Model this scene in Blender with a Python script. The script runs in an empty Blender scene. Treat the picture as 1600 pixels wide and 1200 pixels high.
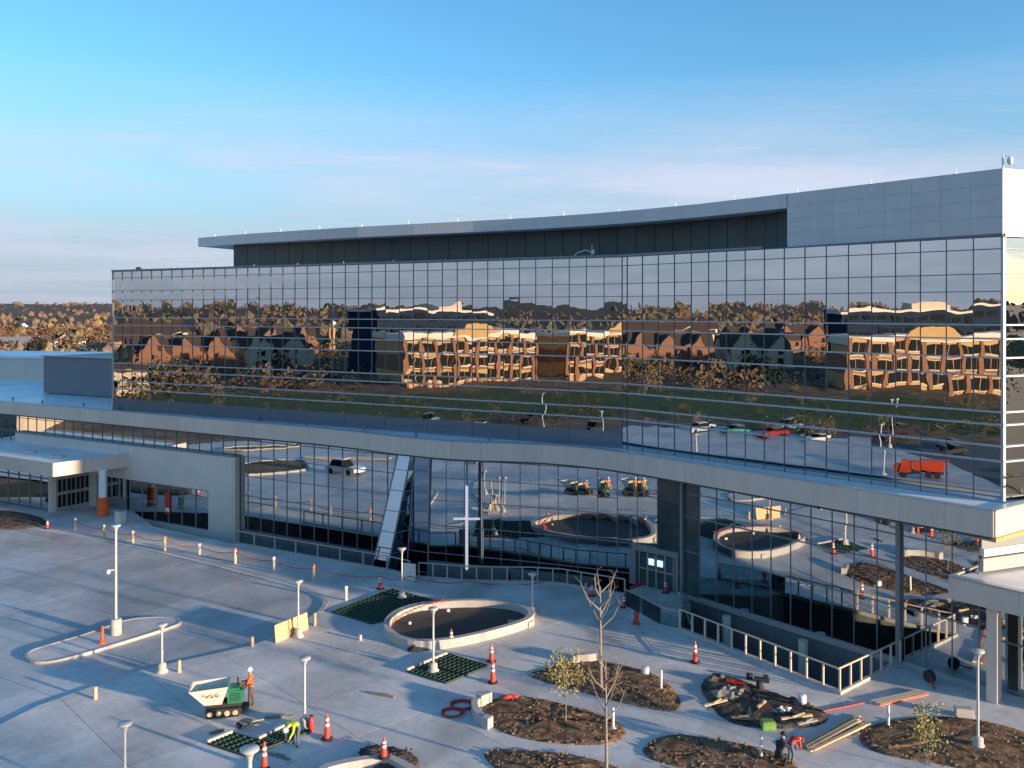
import bpy, bmesh, math, random
from mathutils import Vector, Matrix
from mathutils.geometry import delaunay_2d_cdt
random.seed(7)
R = math.radians
SC = bpy.context.scene
COL = SC.collection

# ------------------------------------------------------------------ camera, sky, sun, exposure
F, H, HY = 1420.0, 19.0, 484.0            # focal length in photo pixels, eye height, horizon row
cam_d = bpy.data.cameras.new('camera'); cam = bpy.data.objects.new('camera', cam_d); COL.objects.link(cam)
cam.location = (0, 0, H); cam.rotation_euler = (R(90), 0, 0)
cam_d.sensor_width = 36; cam_d.lens = 36*F/1600; cam_d.shift_y = -(600-HY)/1600
cam_d.clip_end = 9000; cam_d.clip_start = .5
SC.camera = cam
SUN_EL = 6.8
SUN_AZ = Vector((.865, -.50, 0)).normalized()        # horizontal direction towards the sun
SUN = Vector((SUN_AZ.x*math.cos(R(SUN_EL)), SUN_AZ.y*math.cos(R(SUN_EL)), math.sin(R(SUN_EL))))

world = bpy.data.worlds.new('World'); SC.world = world; world.use_nodes = True
HAZE = (1.06, 1.30, 1.68, 1); CLOUD = (1.82, 1.92, 2.38, 1)
def build_world():
    nt = world.node_tree; nt.nodes.clear(); N = nt.nodes.new; L = nt.links.new
    out = N('ShaderNodeOutputWorld'); bg = N('ShaderNodeBackground'); bg.inputs[1].default_value = .15
    sky = N('ShaderNodeTexSky'); sky.sky_type = 'NISHITA'; sky.sun_disc = False
    sky.sun_elevation = R(SUN_EL); sky.sun_rotation = math.atan2(SUN_AZ.x, SUN_AZ.y)
    sky.altitude = 100; sky.air_density = 1.0; sky.dust_density = .25; sky.ozone_density = 3.5
    tc = N('ShaderNodeTexCoord'); sep = N('ShaderNodeSeparateXYZ'); L(tc.outputs['Generated'], sep.inputs[0])
    # flat cloud sheets: direction projected on a plane overhead, softened near the horizon
    zc = N('ShaderNodeMath'); zc.operation = 'ADD'; L(sep.outputs[2], zc.inputs[0]); zc.inputs[1].default_value = .055
    zm = N('ShaderNodeMath'); zm.operation = 'MAXIMUM'; L(zc.outputs[0], zm.inputs[0]); zm.inputs[1].default_value = .03
    dv = N('ShaderNodeVectorMath'); dv.operation = 'DIVIDE'; L(tc.outputs['Generated'], dv.inputs[0])
    cb = N('ShaderNodeCombineXYZ'); [L(zm.outputs[0], cb.inputs[i]) for i in range(3)]; L(cb.outputs[0], dv.inputs[1])
    mp = N('ShaderNodeMapping'); L(dv.outputs[0], mp.inputs[0]); mp.inputs[3].default_value = (.30, .45, 0); mp.inputs[1].default_value = (3.1, 0.9, 0)
    n1 = N('ShaderNodeTexNoise'); L(mp.outputs[0], n1.inputs[0]); n1.inputs['Scale'].default_value = 1.0; n1.inputs['Detail'].default_value = 6; n1.inputs['Roughness'].default_value = .58
    r1 = N('ShaderNodeValToRGB'); L(n1.outputs[0], r1.inputs[0]); r1.color_ramp.elements[0].position = .33; r1.color_ramp.elements[1].position = .60
    # thin wisps and streaks
    mp2 = N('ShaderNodeMapping'); L(dv.outputs[0], mp2.inputs[0]); mp2.inputs[3].default_value = (.8, 3.4, 0); mp2.inputs[1].default_value = (.7, 5.2, 0)
    n2 = N('ShaderNodeTexNoise'); L(mp2.outputs[0], n2.inputs[0]); n2.inputs['Scale'].default_value = 1.2; n2.inputs['Detail'].default_value = 7; n2.inputs['Roughness'].default_value = .6
    w2 = N('ShaderNodeMapRange'); L(n2.outputs[0], w2.inputs[0]); w2.inputs[1].default_value = .55; w2.inputs[2].default_value = .78; w2.inputs[3].default_value = 0; w2.inputs[4].default_value = .75
    wadd = N('ShaderNodeMath'); wadd.operation = 'ADD'; wadd.use_clamp = True; L(w2.outputs[0], wadd.inputs[1]); L(r1.outputs[0], wadd.inputs[0])
    # clouds thin out high up
    r2 = N('ShaderNodeValToRGB'); L(sep.outputs[2], r2.inputs[0])
    e = r2.color_ramp.elements; e[0].position = 0; e[0].color = (.35, .35, .35, 1); e[1].position = .25; e[1].color = (0.0, 0.0, 0.0, 1)
    m = e.new(.08); m.color = (.75, .75, .75, 1); m2 = e.new(.155); m2.color = (.95, .95, .95, 1); m3 = e.new(.19); m3.color = (.35, .35, .35, 1)
    mul = N('ShaderNodeMath'); mul.operation = 'MULTIPLY'; L(wadd.outputs[0], mul.inputs[0]); L(r2.outputs[0], mul.inputs[1])
    mul2 = N('ShaderNodeMath'); mul2.operation = 'MULTIPLY'; L(mul.outputs[0], mul2.inputs[0]); mul2.inputs[1].default_value = .9
    hsv = N('ShaderNodeHueSaturation'); L(sky.outputs[0], hsv.inputs['Color']); hsv.inputs['Saturation'].default_value = 1.06; hsv.inputs['Value'].default_value = .95; hsv.inputs['Hue'].default_value = .494
    # pale lilac haze lying along the horizon, giving way to the glow round the sun
    rh = N('ShaderNodeValToRGB'); L(sep.outputs[2], rh.inputs[0]); e = rh.color_ramp.elements
    e[0].position = .0; e[0].color = (.95, .95, .95, 1); e[1].position = .24; e[1].color = (0, 0, 0, 1); h1 = e.new(.06); h1.color = (.85, .85, .85, 1); h2 = e.new(.14); h2.color = (.35, .35, .35, 1)
    dt = N('ShaderNodeVectorMath'); dt.operation = 'DOT_PRODUCT'; L(tc.outputs['Generated'], dt.inputs[0]); dt.inputs[1].default_value = tuple(SUN_AZ)
    rs = N('ShaderNodeMapRange'); L(dt.outputs['Value'], rs.inputs[0]); rs.inputs[1].default_value = .35; rs.inputs[2].default_value = .95; rs.inputs[3].default_value = 1; rs.inputs[4].default_value = .25
    mh = N('ShaderNodeMath'); mh.operation = 'MULTIPLY'; L(rh.outputs[0], mh.inputs[0]); L(rs.outputs[0], mh.inputs[1])
    hz = N('ShaderNodeMix'); hz.data_type = 'RGBA'; L(mh.outputs[0], hz.inputs[0]); L(hsv.outputs[0], hz.inputs[6]); hz.inputs[7].default_value = HAZE
    mix = N('ShaderNodeMix'); mix.data_type = 'RGBA'; L(mul2.outputs[0], mix.inputs[0]); L(hz.outputs[2], mix.inputs[6])
    ccol = N('ShaderNodeMix'); ccol.data_type = 'RGBA'; L(n1.outputs[0], ccol.inputs[0]); ccol.inputs[6].default_value = (CLOUD[0]*.72, CLOUD[1]*.76, CLOUD[2]*.80, 1); ccol.inputs[7].default_value = (CLOUD[0]*1.3, CLOUD[1]*1.25, CLOUD[2]*1.2, 1)
    L(ccol.outputs[2], mix.inputs[7])
    L(mix.outputs[2], bg.inputs[0]); L(bg.outputs[0], out.inputs[0])
build_world()
sd = bpy.data.lights.new('sun', 'SUN'); sd.energy = 3.7; sd.angle = R(1.1); sd.color = (1, .75, .50)
so = bpy.data.objects.new('sun', sd); COL.objects.link(so); so.rotation_euler = (-SUN).to_track_quat('-Z', 'Y').to_euler()
so.location = (60, -40, 60)
vs = SC.view_settings; vs.view_transform = 'Standard'; vs.look = 'None'; vs.gamma = 1; vs.exposure = 1.32; vs.use_curve_mapping = False
SC.render.engine = 'CYCLES'
SC.cycles.max_bounces = 8; SC.cycles.transparent_max_bounces = 12; SC.cycles.glossy_bounces = 4; SC.cycles.diffuse_bounces = 3
SC.cycles.caustics_reflective = False; SC.cycles.caustics_refractive = False
SC.cycles.sample_clamp_indirect = 6

# ------------------------------------------------------------------ helpers
def G(px, py, z=0.0):
    """the point at height z seen at photo pixel (px, py)"""
    d = F*(H-z)/(py-HY)
    return Vector(((px-800)/F*d, d, z))
def hgt(px_len, py_base):
    """metres for an upright length in photo pixels standing on the ground at row py_base"""
    return px_len*H/(py_base-HY)

class MB:
    def __init__(s): s.v, s.f, s.sm = [], [], []
    def add(s, vs_, fs, smooth=False):
        o = len(s.v); s.v += [tuple(p) for p in vs_]; s.f += [tuple(i+o for i in f) for f in fs]; s.sm += [smooth]*len(fs); return s
    def box(s, c, size, rz=0, rx=0, ry=0):
        M = Matrix.Translation(Vector(c)) @ Matrix.Rotation(rz, 4, 'Z') @ Matrix.Rotation(ry, 4, 'Y') @ Matrix.Rotation(rx, 4, 'X')
        a, b, d = size[0]/2, size[1]/2, size[2]/2
        P = [M @ Vector((x, y, z)) for x in (-a, a) for y in (-b, b) for z in (-d, d)]
        return s.add(P, [(0,1,3,2),(4,6,7,5),(0,4,5,1),(2,3,7,6),(0,2,6,4),(1,5,7,3)])
    def bar(s, p, q, w, h):
        """box from p to q, w wide (horizontal), h high"""
        p, q = Vector(p), Vector(q); d = q-p; l = d.length
        if l < 1e-6: return s
        x = d/l; up = Vector((0,0,1)) if abs(x.z) < .99 else Vector((0,1,0))
        y = up.cross(x).normalized(); z = x.cross(y)
        P = [p + x*(i*l) + y*(j*w/2) + z*(k*h/2) for i in (0,1) for j in (-1,1) for k in (-1,1)]
        return s.add(P, [(0,1,3,2),(4,6,7,5),(0,4,5,1),(2,3,7,6),(0,2,6,4),(1,5,7,3)])
    def tube(s, p, q, r0, r1=None, n=8, caps=True):
        p, q = Vector(p), Vector(q); r1 = r0 if r1 is None else r1
        x = (q-p).normalized(); up = Vector((0,0,1)) if abs(x.z) < .9 else Vector((1,0,0))
        a = up.cross(x).normalized(); b = x.cross(a)
        P = []
        for c, r in ((p, r0), (q, r1)):
            P += [c + (a*math.cos(2*math.pi*i/n) + b*math.sin(2*math.pi*i/n))*r for i in range(n)]
        s.add(P, [(i, (i+1) % n, n+(i+1) % n, n+i) for i in range(n)], True)
        if caps: s.add(P, [tuple(range(n-1, -1, -1)), tuple(range(n, 2*n))])
        return s
    def path(s, pts, r, n=6):
        for a, b in zip(pts, pts[1:]): s.tube(a, b, r, r, n)
        return s
    def lathe(s, prof, c=(0,0,0), n=16, smooth=True):
        c = Vector(c); P = []
        for r, z in prof: P += [c + Vector((r*math.cos(2*math.pi*i/n), r*math.sin(2*math.pi*i/n), z)) for i in range(n)]
        fs = []
        for k in range(len(prof)-1):
            fs += [(k*n+i, k*n+(i+1) % n, (k+1)*n+(i+1) % n, (k+1)*n+i) for i in range(n)]
        s.add(P, fs, smooth)
        s.add(P, [tuple(range(n-1, -1, -1)), tuple(range((len(prof)-1)*n, len(prof)*n))])
        return s
    def prism(s, poly, z0, z1):
        """solid from a plan polygon; z0, z1 numbers"""
        n = len(poly)
        area = sum(poly[i][0]*poly[(i+1) % n][1]-poly[(i+1) % n][0]*poly[i][1] for i in range(n))
        if area < 0: poly = poly[::-1]
        P = [(p[0], p[1], z0) for p in poly] + [(p[0], p[1], z1) for p in poly]
        s.add(P, [(i, (i+1) % n, n+(i+1) % n, n+i) for i in range(n)])
        r = delaunay_2d_cdt([Vector((p[0], p[1])) for p in poly], [], [list(range(n))], 1, 1e-5)
        top = [(p[0], p[1], z1) for p in r[0]]; bot = [(p[0], p[1], z0) for p in r[0]]
        s.add(top, [tuple(f) for f in r[2]]); s.add(bot, [tuple(f)[::-1] for f in r[2]])
        return s
    def build(s, name, mat, parent=None, loc=None):
        me = bpy.data.meshes.new(name)
        o = bpy.data.objects.new(name, me); COL.objects.link(o)
        base = Vector((0,0,0))
        if parent is not None:
            base = WORLD_LOC[parent.name]; o.parent = parent
            WORLD_LOC[o.name] = base.copy()
        elif loc is not None:
            base = Vector(loc); o.location = base; WORLD_LOC[o.name] = base.copy()
        else: WORLD_LOC[o.name] = base
        me.from_pydata([tuple(Vector(p)-base) for p in s.v], [], s.f)
        me.polygons.foreach_set('use_smooth', s.sm)
        if mat is not None: me.materials.append(mat)
        me.update()
        return o
WORLD_LOC = {}

def tag(o, label=None, cat=None, group=None, kind=None):
    if label: o['label'] = label
    if cat: o['category'] = cat
    if group: o['group'] = group
    if kind: o['kind'] = kind
    return o
def thing(name, loc, label, cat, group=None):
    o = bpy.data.objects.new(name, None); COL.objects.link(o); o.location = loc; o.empty_display_size = .3
    WORLD_LOC[o.name] = Vector(loc)
    return tag(o, label, cat, group)
KIDS = {}
def kids(o):
    return [c for c in bpy.data.objects if c.parent == o]
def dup(root, loc, rz=0, label=None, group=None, scale=None):
    r = root.copy(); COL.objects.link(r); r.location = loc; r.rotation_euler = (0, 0, rz)
    if scale: r.scale = (scale,)*3
    if label: r['label'] = label
    if group: r['group'] = group
    if root.name not in KIDS: KIDS[root.name] = [(c, kids(c)) for c in kids(root)]
    for ch, gs in KIDS[root.name]:
        c = ch.copy(); COL.objects.link(c); c.parent = r
        for g in gs:
            d = g.copy(); COL.objects.link(d); d.parent = c
    return r

# ------------------------------------------------------------------ materials
def mat(name, col, rough=.7, metal=0.0, var=.12, scale=1.5, bump=0.0, bscale=20.0, rand=0.0, spec=.5, stretch=None, emit=None, var2=0, stain=0):
    m = bpy.data.materials.new(name); m.use_nodes = True; nt = m.node_tree; N = nt.nodes.new; L = nt.links.new
    b = nt.nodes['Principled BSDF']; b.inputs['Roughness'].default_value = rough; b.inputs['Metallic'].default_value = metal
    b.inputs['Specular IOR Level'].default_value = spec
    if emit: b.inputs['Emission Color'].default_value = (*emit[:3], 1); b.inputs['Emission Strength'].default_value = emit[3]
    geo = N('ShaderNodeNewGeometry'); src = geo.outputs['Position']
    if stretch:
        mp = N('ShaderNodeMapping'); L(src, mp.inputs[0]); mp.inputs[3].default_value = stretch; src = mp.outputs[0]
    base = None
    hs = N('ShaderNodeHueSaturation'); hs.inputs['Color'].default_value = (*col, 1)
    val = None
    if var:
        n = N('ShaderNodeTexNoise'); L(src, n.inputs['Vector']); n.inputs['Scale'].default_value = scale; n.inputs['Detail'].default_value = 7; n.inputs['Roughness'].default_value = .62
        mr = N('ShaderNodeMapRange'); L(n.outputs[0], mr.inputs[0]); mr.inputs[1].default_value = .3; mr.inputs[2].default_value = .7
        mr.inputs[3].default_value = 1-var; mr.inputs[4].default_value = 1+var; val = mr.outputs[0]
    if var2:
        n2 = N('ShaderNodeTexNoise'); L(src, n2.inputs['Vector']); n2.inputs['Scale'].default_value = scale*.13; n2.inputs['Detail'].default_value = 4
        m2 = N('ShaderNodeMapRange'); L(n2.outputs[0], m2.inputs[0]); m2.inputs[1].default_value = .32; m2.inputs[2].default_value = .68
        m2.inputs[3].default_value = 1-var2; m2.inputs[4].default_value = 1+var2
        if val: 
            mm = N('ShaderNodeMath'); mm.operation = 'MULTIPLY'; L(val, mm.inputs[0]); L(m2.outputs[0], mm.inputs[1]); val = mm.outputs[0]
        else: val = m2.outputs[0]
    if stain:
        n4 = N('ShaderNodeTexNoise'); L(src, n4.inputs['Vector']); n4.inputs['Scale'].default_value = .45; n4.inputs['Detail'].default_value = 8; n4.inputs['Roughness'].default_value = .7; n4.inputs['Distortion'].default_value = 1.2
        m4 = N('ShaderNodeMapRange'); L(n4.outputs[0], m4.inputs[0]); m4.inputs[1].default_value = .56; m4.inputs[2].default_value = .70; m4.inputs[3].default_value = 1; m4.inputs[4].default_value = 1-stain
        mm = N('ShaderNodeMath'); mm.operation = 'MULTIPLY'; L(val, mm.inputs[0]); L(m4.outputs[0], mm.inputs[1]); val = mm.outputs[0]
        wv = N('ShaderNodeTexWave'); mpw = N('ShaderNodeMapping'); L(geo.outputs['Position'], mpw.inputs[0]); mpw.inputs[2].default_value = (0, 0, .5); L(mpw.outputs[0], wv.inputs[0]); wv.inputs['Scale'].default_value = .035; wv.inputs['Distortion'].default_value = 9; wv.inputs['Detail'].default_value = 3; wv.inputs['Detail Scale'].default_value = .5
        m5 = N('ShaderNodeMapRange'); L(wv.outputs['Fac'], m5.inputs[0]); m5.inputs[1].default_value = .90; m5.inputs[2].default_value = .97; m5.inputs[3].default_value = 1; m5.inputs[4].default_value = 1-stain*.55
        mm = N('ShaderNodeMath'); mm.operation = 'MULTIPLY'; L(val, mm.inputs[0]); L(m5.outputs[0], mm.inputs[1]); val = mm.outputs[0]
    if rand:
        oi = N('ShaderNodeObjectInfo'); m3 = N('ShaderNodeMapRange'); L(oi.outputs['Random'], m3.inputs[0]); m3.inputs[3].default_value = 1-rand; m3.inputs[4].default_value = 1+rand
        if val:
            mm = N('ShaderNodeMath'); mm.operation = 'MULTIPLY'; L(val, mm.inputs[0]); L(m3.outputs[0], mm.inputs[1]); val = mm.outputs[0]
        else: val = m3.outputs[0]
    if val: L(val, hs.inputs['Value'])
    L(hs.outputs[0], b.inputs['Base Color'])
    if bump:
        n3 = N('ShaderNodeTexNoise'); L(src, n3.inputs['Vector']); n3.inputs['Scale'].default_value = bscale; n3.inputs['Detail'].default_value = 5
        bp = N('ShaderNodeBump'); bp.inputs['Strength'].default_value = bump; bp.inputs['Distance'].default_value = .05; L(n3.outputs[0], bp.inputs['Height']); L(bp.outputs[0], b.inputs['Normal'])
    return m

def two_tone(name, c0, c1, scale, rough=.9, lo=.42, hi=.58, bump=.6, detail=8, c2=None):
    m = bpy.data.materials.new(name); m.use_nodes = True; nt = m.node_tree; N = nt.nodes.new; L = nt.links.new
    b = nt.nodes['Principled BSDF']; b.inputs['Roughness'].default_value = rough; b.inputs['Specular IOR Level'].default_value = .2
    geo = N('ShaderNodeNewGeometry'); n = N('ShaderNodeTexNoise'); L(geo.outputs['Position'], n.inputs['Vector'])
    n.inputs['Scale'].default_value = scale; n.inputs['Detail'].default_value = detail; n.inputs['Roughness'].default_value = .65
    r = N('ShaderNodeValToRGB'); L(n.outputs[0], r.inputs[0]); e = r.color_ramp.elements
    e[0].position = lo; e[0].color = (*c0, 1); e[1].position = hi; e[1].color = (*c1, 1)
    if c2: x = e.new(min(.98, hi+.1)); x.color = (*c2, 1)
    L(r.outputs[0], b.inputs['Base Color'])
    if bump:
        n3 = N('ShaderNodeTexNoise'); L(geo.outputs['Position'], n3.inputs['Vector']); n3.inputs['Scale'].default_value = scale*6; n3.inputs['Detail'].default_value = 4
        bp = N('ShaderNodeBump'); bp.inputs['Strength'].default_value = bump; bp.inputs['Distance'].default_value = .06; L(n3.outputs[0], bp.inputs['Height']); L(bp.outputs[0], b.inputs['Normal'])
    return m

def glass_mat(name, refl, rcol, tcol, wave=.004, wscale=.55, body=None):
    """coated architectural glass: part mirror, part see-through, slightly wavy"""
    m = bpy.data.materials.new(name); m.use_nodes = True; nt = m.node_tree; nt.nodes.clear(); N = nt.nodes.new; L = nt.links.new
    out = N('ShaderNodeOutputMaterial'); mix = N('ShaderNodeMixShader'); gl = N('ShaderNodeBsdfGlossy'); tr = N('ShaderNodeBsdfTransparent')
    gl.inputs['Color'].default_value = (*rcol, 1); gl.inputs['Roughness'].default_value = 0.0
    tr.inputs['Color'].default_value = (*tcol, 1)
    geo = N('ShaderNodeNewGeometry'); mp = N('ShaderNodeMapping'); L(geo.outputs['Position'], mp.inputs[0]); mp.inputs[3].default_value = (1, 1, 1.25)
    n = N('ShaderNodeTexNoise'); L(mp.outputs[0], n.inputs['Vector']); n.inputs['Scale'].default_value = wscale; n.inputs['Detail'].default_value = 1.0
    bp = N('ShaderNodeBump'); bp.inputs['Strength'].default_value = 1; bp.inputs['Distance'].default_value = wave/wscale
    L(n.outputs[0], bp.inputs['Height']); L(bp.outputs[0], gl.inputs['Normal'])
    fr = N('ShaderNodeFresnel'); fr.inputs['IOR'].default_value = 1.5
    ad = N('ShaderNodeMath'); ad.operation = 'ADD'; ad.use_clamp = True; L(fr.outputs[0], ad.inputs[0]); ad.inputs[1].default_value = refl
    L(ad.outputs[0], mix.inputs[0]); L(tr.outputs[0], mix.inputs[1]); L(gl.outputs[0], mix.inputs[2]); L(mix.outputs[0], out.inputs[0])
    return m

M = {}
M['glass'] = glass_mat('coated_glass', .60, (.80, .83, .86), (.22, .25, .24), wave=.0022)
M['glass_low'] = glass_mat('low_glass', .68, (.80, .86, .89), (.20, .25, .27), wave=.0012, wscale=.8)
M['glass_bay'] = glass_mat('bay_glass', .62, (.42, .58, .70), (.2, .25, .27), wave=.0012, wscale=.8)
M['dark_glass'] = mat('dark_glass', (.055, .08, .08), .10, var=.3, scale=.8)
M['clear_glass'] = glass_mat('clear_glass', .08, (.8, .88, .9), (.72, .82, .82), wave=.0005)
M['mullion'] = mat('mullion_metal', (.18, .20, .215), .5, .2, var=.08)
M['fin'] = mat('fin_metal', (.42, .46, .49), .35, .4, var=.06)
M['lmull'] = mat('light_mullion', (.22, .25, .27), .45, .3, var=.08)
M['panel'] = mat('white_metal_panel', (.60, .58, .56), .42, .15, var=.05, scale=.8, rand=.03, stretch=(1.5, 1.5, .3))
M['fascia'] = mat('grey_fascia_panel', (.70, .575, .475), .5, .05, var=.05, scale=.8, rand=.04, stretch=(1.6, 1.6, .3))
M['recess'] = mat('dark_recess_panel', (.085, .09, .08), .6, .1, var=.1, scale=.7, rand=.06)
M['black'] = mat('black_metal', (.02, .022, .024), .6, var=.1)
M['spandrel'] = mat('blue_grey_spandrel', (.16, .21, .26), .25, .4, var=.06, rand=.05)
M['roof'] = mat('pale_roof_membrane', (.82, .84, .86), .38, var=.1, scale=.5, var2=.12)
M['wallconc'] = mat('smooth_pale_wall', (.74, .65, .56), .75, var=.06, scale=.8, var2=.06)
M['conc'] = mat('pale_concrete', (.62, .59, .56), .72, var=.10, scale=2.2, bump=.15, bscale=14, rand=.08, var2=.17, spec=.4, stain=.22)
M['conc_drive'] = mat('smooth_drive_concrete', (.45, .45, .45), .42, var=.12, scale=1.4, bump=.06, bscale=6, rand=.13, var2=.24, spec=.5, stain=.18)
M['kerb'] = mat('kerb_concrete', (.46, .43, .40), .8, var=.10, scale=3, bump=.2, bscale=18)
M['joint'] = mat('joint_fill', (.13, .13, .13), .9, var=.1)
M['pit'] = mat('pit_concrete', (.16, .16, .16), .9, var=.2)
M['rail'] = mat('railing_metal', (.42, .40, .37), .45, .2, var=.05)
M['whitepaint'] = mat('white_paint', (.80, .80, .80), .45, var=.03)
M['pole'] = mat('silver_pole', (.62, .60, .57), .4, .25, var=.05)
M['orange'] = mat('orange_plastic', (.95, .13, .02), .5, var=.08, scale=6)
M['red'] = mat('red_plastic', (.55, .035, .025), .5, var=.1, scale=6)
M['white_band'] = mat('white_reflective_band', (.82, .82, .80), .4, var=.03)
M['rubber'] = mat('black_rubber', (.03, .03, .032), .8, var=.2, scale=8)
M['mulch'] = two_tone('bark_mulch', (.10, .062, .040), (.29, .17, .095), 2.6, c2=(.38, .26, .16), bump=.9)
M['soil'] = two_tone('dark_soil', (.045, .037, .028), (.15, .12, .095), 2.2, bump=.9)
M['basin'] = mat('basin_floor', (.075, .066, .055), .8, var=.25, scale=.8, var2=.2)
M['grid'] = mat('green_grid_plastic', (.03, .075, .045), .6, var=.2, scale=5)
M['gridbase'] = mat('dark_grid_base', (.010, .016, .013), .9, var=.3, scale=4)
M['ply'] = mat('plywood', (.62, .44, .23), .75, var=.15, scale=3, stretch=(1, 1, 6))
M['timber'] = mat('sawn_timber', (.62, .45, .27), .75, var=.15, scale=4, rand=.12)
M['bark'] = mat('grey_bark', (.26, .22, .18), .9, var=.25, scale=9, bump=.5, bscale=30)
M['leaf_y'] = mat('yellow_green_leaves', (.30, .25, .07), .7, var=.35, scale=3)
M['skin'] = mat('skin', (.45, .26, .18), .6, var=.05)
M['hiorange'] = mat('orange_jacket', (.78, .16, .02), .75, var=.12, scale=7)
M['hiyellow'] = mat('hi_vis_yellow', (.62, .78, .06), .75, var=.1, scale=7)
M['hired'] = mat('red_jacket', (.60, .06, .03), .75, var=.12, scale=7)
M['trouser'] = mat('brown_trousers', (.10, .075, .055), .85, var=.2, scale=9)
M['jean'] = mat('blue_work_trousers', (.10, .13, .17), .85, var=.2, scale=9)
M['navy'] = mat('black_jacket', (.018, .018, .022), .8, var=.2, scale=9)
M['green'] = mat('green_machine_paint', (.02, .20, .10), .45, var=.15, scale=5)
M['cream'] = mat('cream_hopper_paint', (.72, .66, .55), .5, var=.12, scale=4)
M['yellow_int'] = mat('yellow_interior', (.55, .47, .12), .7, var=.1)
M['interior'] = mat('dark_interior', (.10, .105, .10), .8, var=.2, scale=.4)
M['slabint'] = mat('interior_slab', (.30, .31, .30), .8, var=.1)
M['greybox'] = mat('ribbed_grey_cladding', (.20, .22, .24), .5, .2, var=.03)
M['tan'] = mat('tan_stucco', (.58, .36, .14), .85, var=.1, scale=.6)
M['tanlight'] = mat('pale_tan_block', (.66, .52, .36), .85, var=.08, scale=.6)
M['brick'] = mat('red_brick', (.27, .125, .07), .85, var=.2, scale=2)
M['creamtrim'] = mat('cream_trim', (.74, .66, .54), .7, var=.05)
M['window'] = mat('dark_window', (.02, .024, .028), .6, var=.2, spec=0.0)
M['bluewall'] = mat('slate_blue_wall', (.026, .040, .066), .9, var=.1, spec=0.0)
M['roofbrown'] = mat('brown_shingle', (.085, .055, .042), .9, var=.25, scale=2)
M['asphalt'] = mat('asphalt', (.085, .09, .095), .75, var=.15, scale=1.2, var2=.12)
M['grass'] = two_tone('lawn_grass', (.045, .075, .02), (.085, .115, .035), .35, bump=.4)
M['field'] = two_tone('bare_field', (.13, .085, .05), (.24, .17, .10), .12, bump=.5)
M['land'] = two_tone('scrub_land', (.055, .052, .03), (.13, .10, .055), .02, bump=.3)
M['hill'] = two_tone('wooded_hill', (.085, .064, .045), (.16, .11, .072), .05, bump=1.0)
M['tree_o'] = mat('rust_foliage', (.16, .085, .05), .9, var=.4, scale=.6)
M['tree_b'] = mat('brown_foliage', (.18, .125, .08), .9, var=.4, scale=.6)
M['tree_g'] = mat('olive_foliage', (.115, .12, .045), .9, var=.4, scale=.6)
M['tree_y'] = mat('ochre_foliage', (.25, .175, .08), .9, var=.4, scale=.6)
M['tree_d'] = mat('evergreen_foliage', (.025, .035, .022), .9, var=.4, scale=.6)
M['tyre'] = mat('tyre_rubber', (.02, .02, .02), .85, var=.1)
M['cross'] = mat('lit_white_cross', (.8, .78, .78), .4, var=0, emit=(1, .9, .92, .18))
M['screen'] = mat('lit_screen', (.1, .2, .4), .3, var=0, emit=(.45, .65, .95, .7))

exec_parts = []
# ------------------------------------------------------------------ plan of the place
KX = Vector((7.6, 62.8))                       # kink of the tower facade
def ang(a): return Vector((math.cos(R(a)), -math.sin(R(a))))
FL_A, FR_A = 28.0, 46.5
FL = KX - ang(FL_A)*52.0                       # far left end of the tower
FR = KX + ang(FR_A)*24.3                       # near right corner
TZ = 22.65                                     # top of tower glass
END_D = Vector((.92, .39)).normalized()        # direction of the end wall
FE = FR + END_D*22
R2A, R2B, R2C = Vector((11.4, 60.5)), Vector((23.55, 45.8)), Vector((26.8, 41.87))
L2A, L2B = Vector((-66, 103.5)), Vector((-7.9, 69.9))
LOBBY = [Vector(p) for p in ((-6.35, 69.0), (-3.8, 68.1), (-.2, 66.9), (3.5, 65.5), (7.0, 64.1), (10.0, 62.5))]
RAIL_L = [Vector(p) for p in ((-22.5, 73.7), (-9.1, 66.1), (-6.8, 64.4), (-3.1, 63.4), (1.3, 63.2), (3.4, 62.8), (5.4, 61.6), (7.5, 60.4))]
RAIL_R = [Vector(p) for p in ((10, 53.9), (16.2, 45), (20.9, 48.85))]
FASC = [Vector(p) for p in ((-75, 107), (-53.2, 94.5), (-27.4, 79.6), (-15.4, 72.9), (-11.9, 70.5), (-9.5, 68.6), (-7.0, 66.9), (-4.8, 65.7), (-2.9, 65.0), (-.8, 64.7), (1.2, 64.35), (3.0, 63.6), (4.7, 62.7), (6.6, 61.3), (8.8, 59.1), (14.7, 52.2), (18.8, 47.5), (22.75, 42.9))]
PIT_L = [Vector((-31.5, 79.7))] + RAIL_L + [Vector((8.8, 63.6))] + LOBBY[::-1][1:] + [L2B, Vector((-36.0, 86.15))]
PIT_R = RAIL_R + [R2A]

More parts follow.
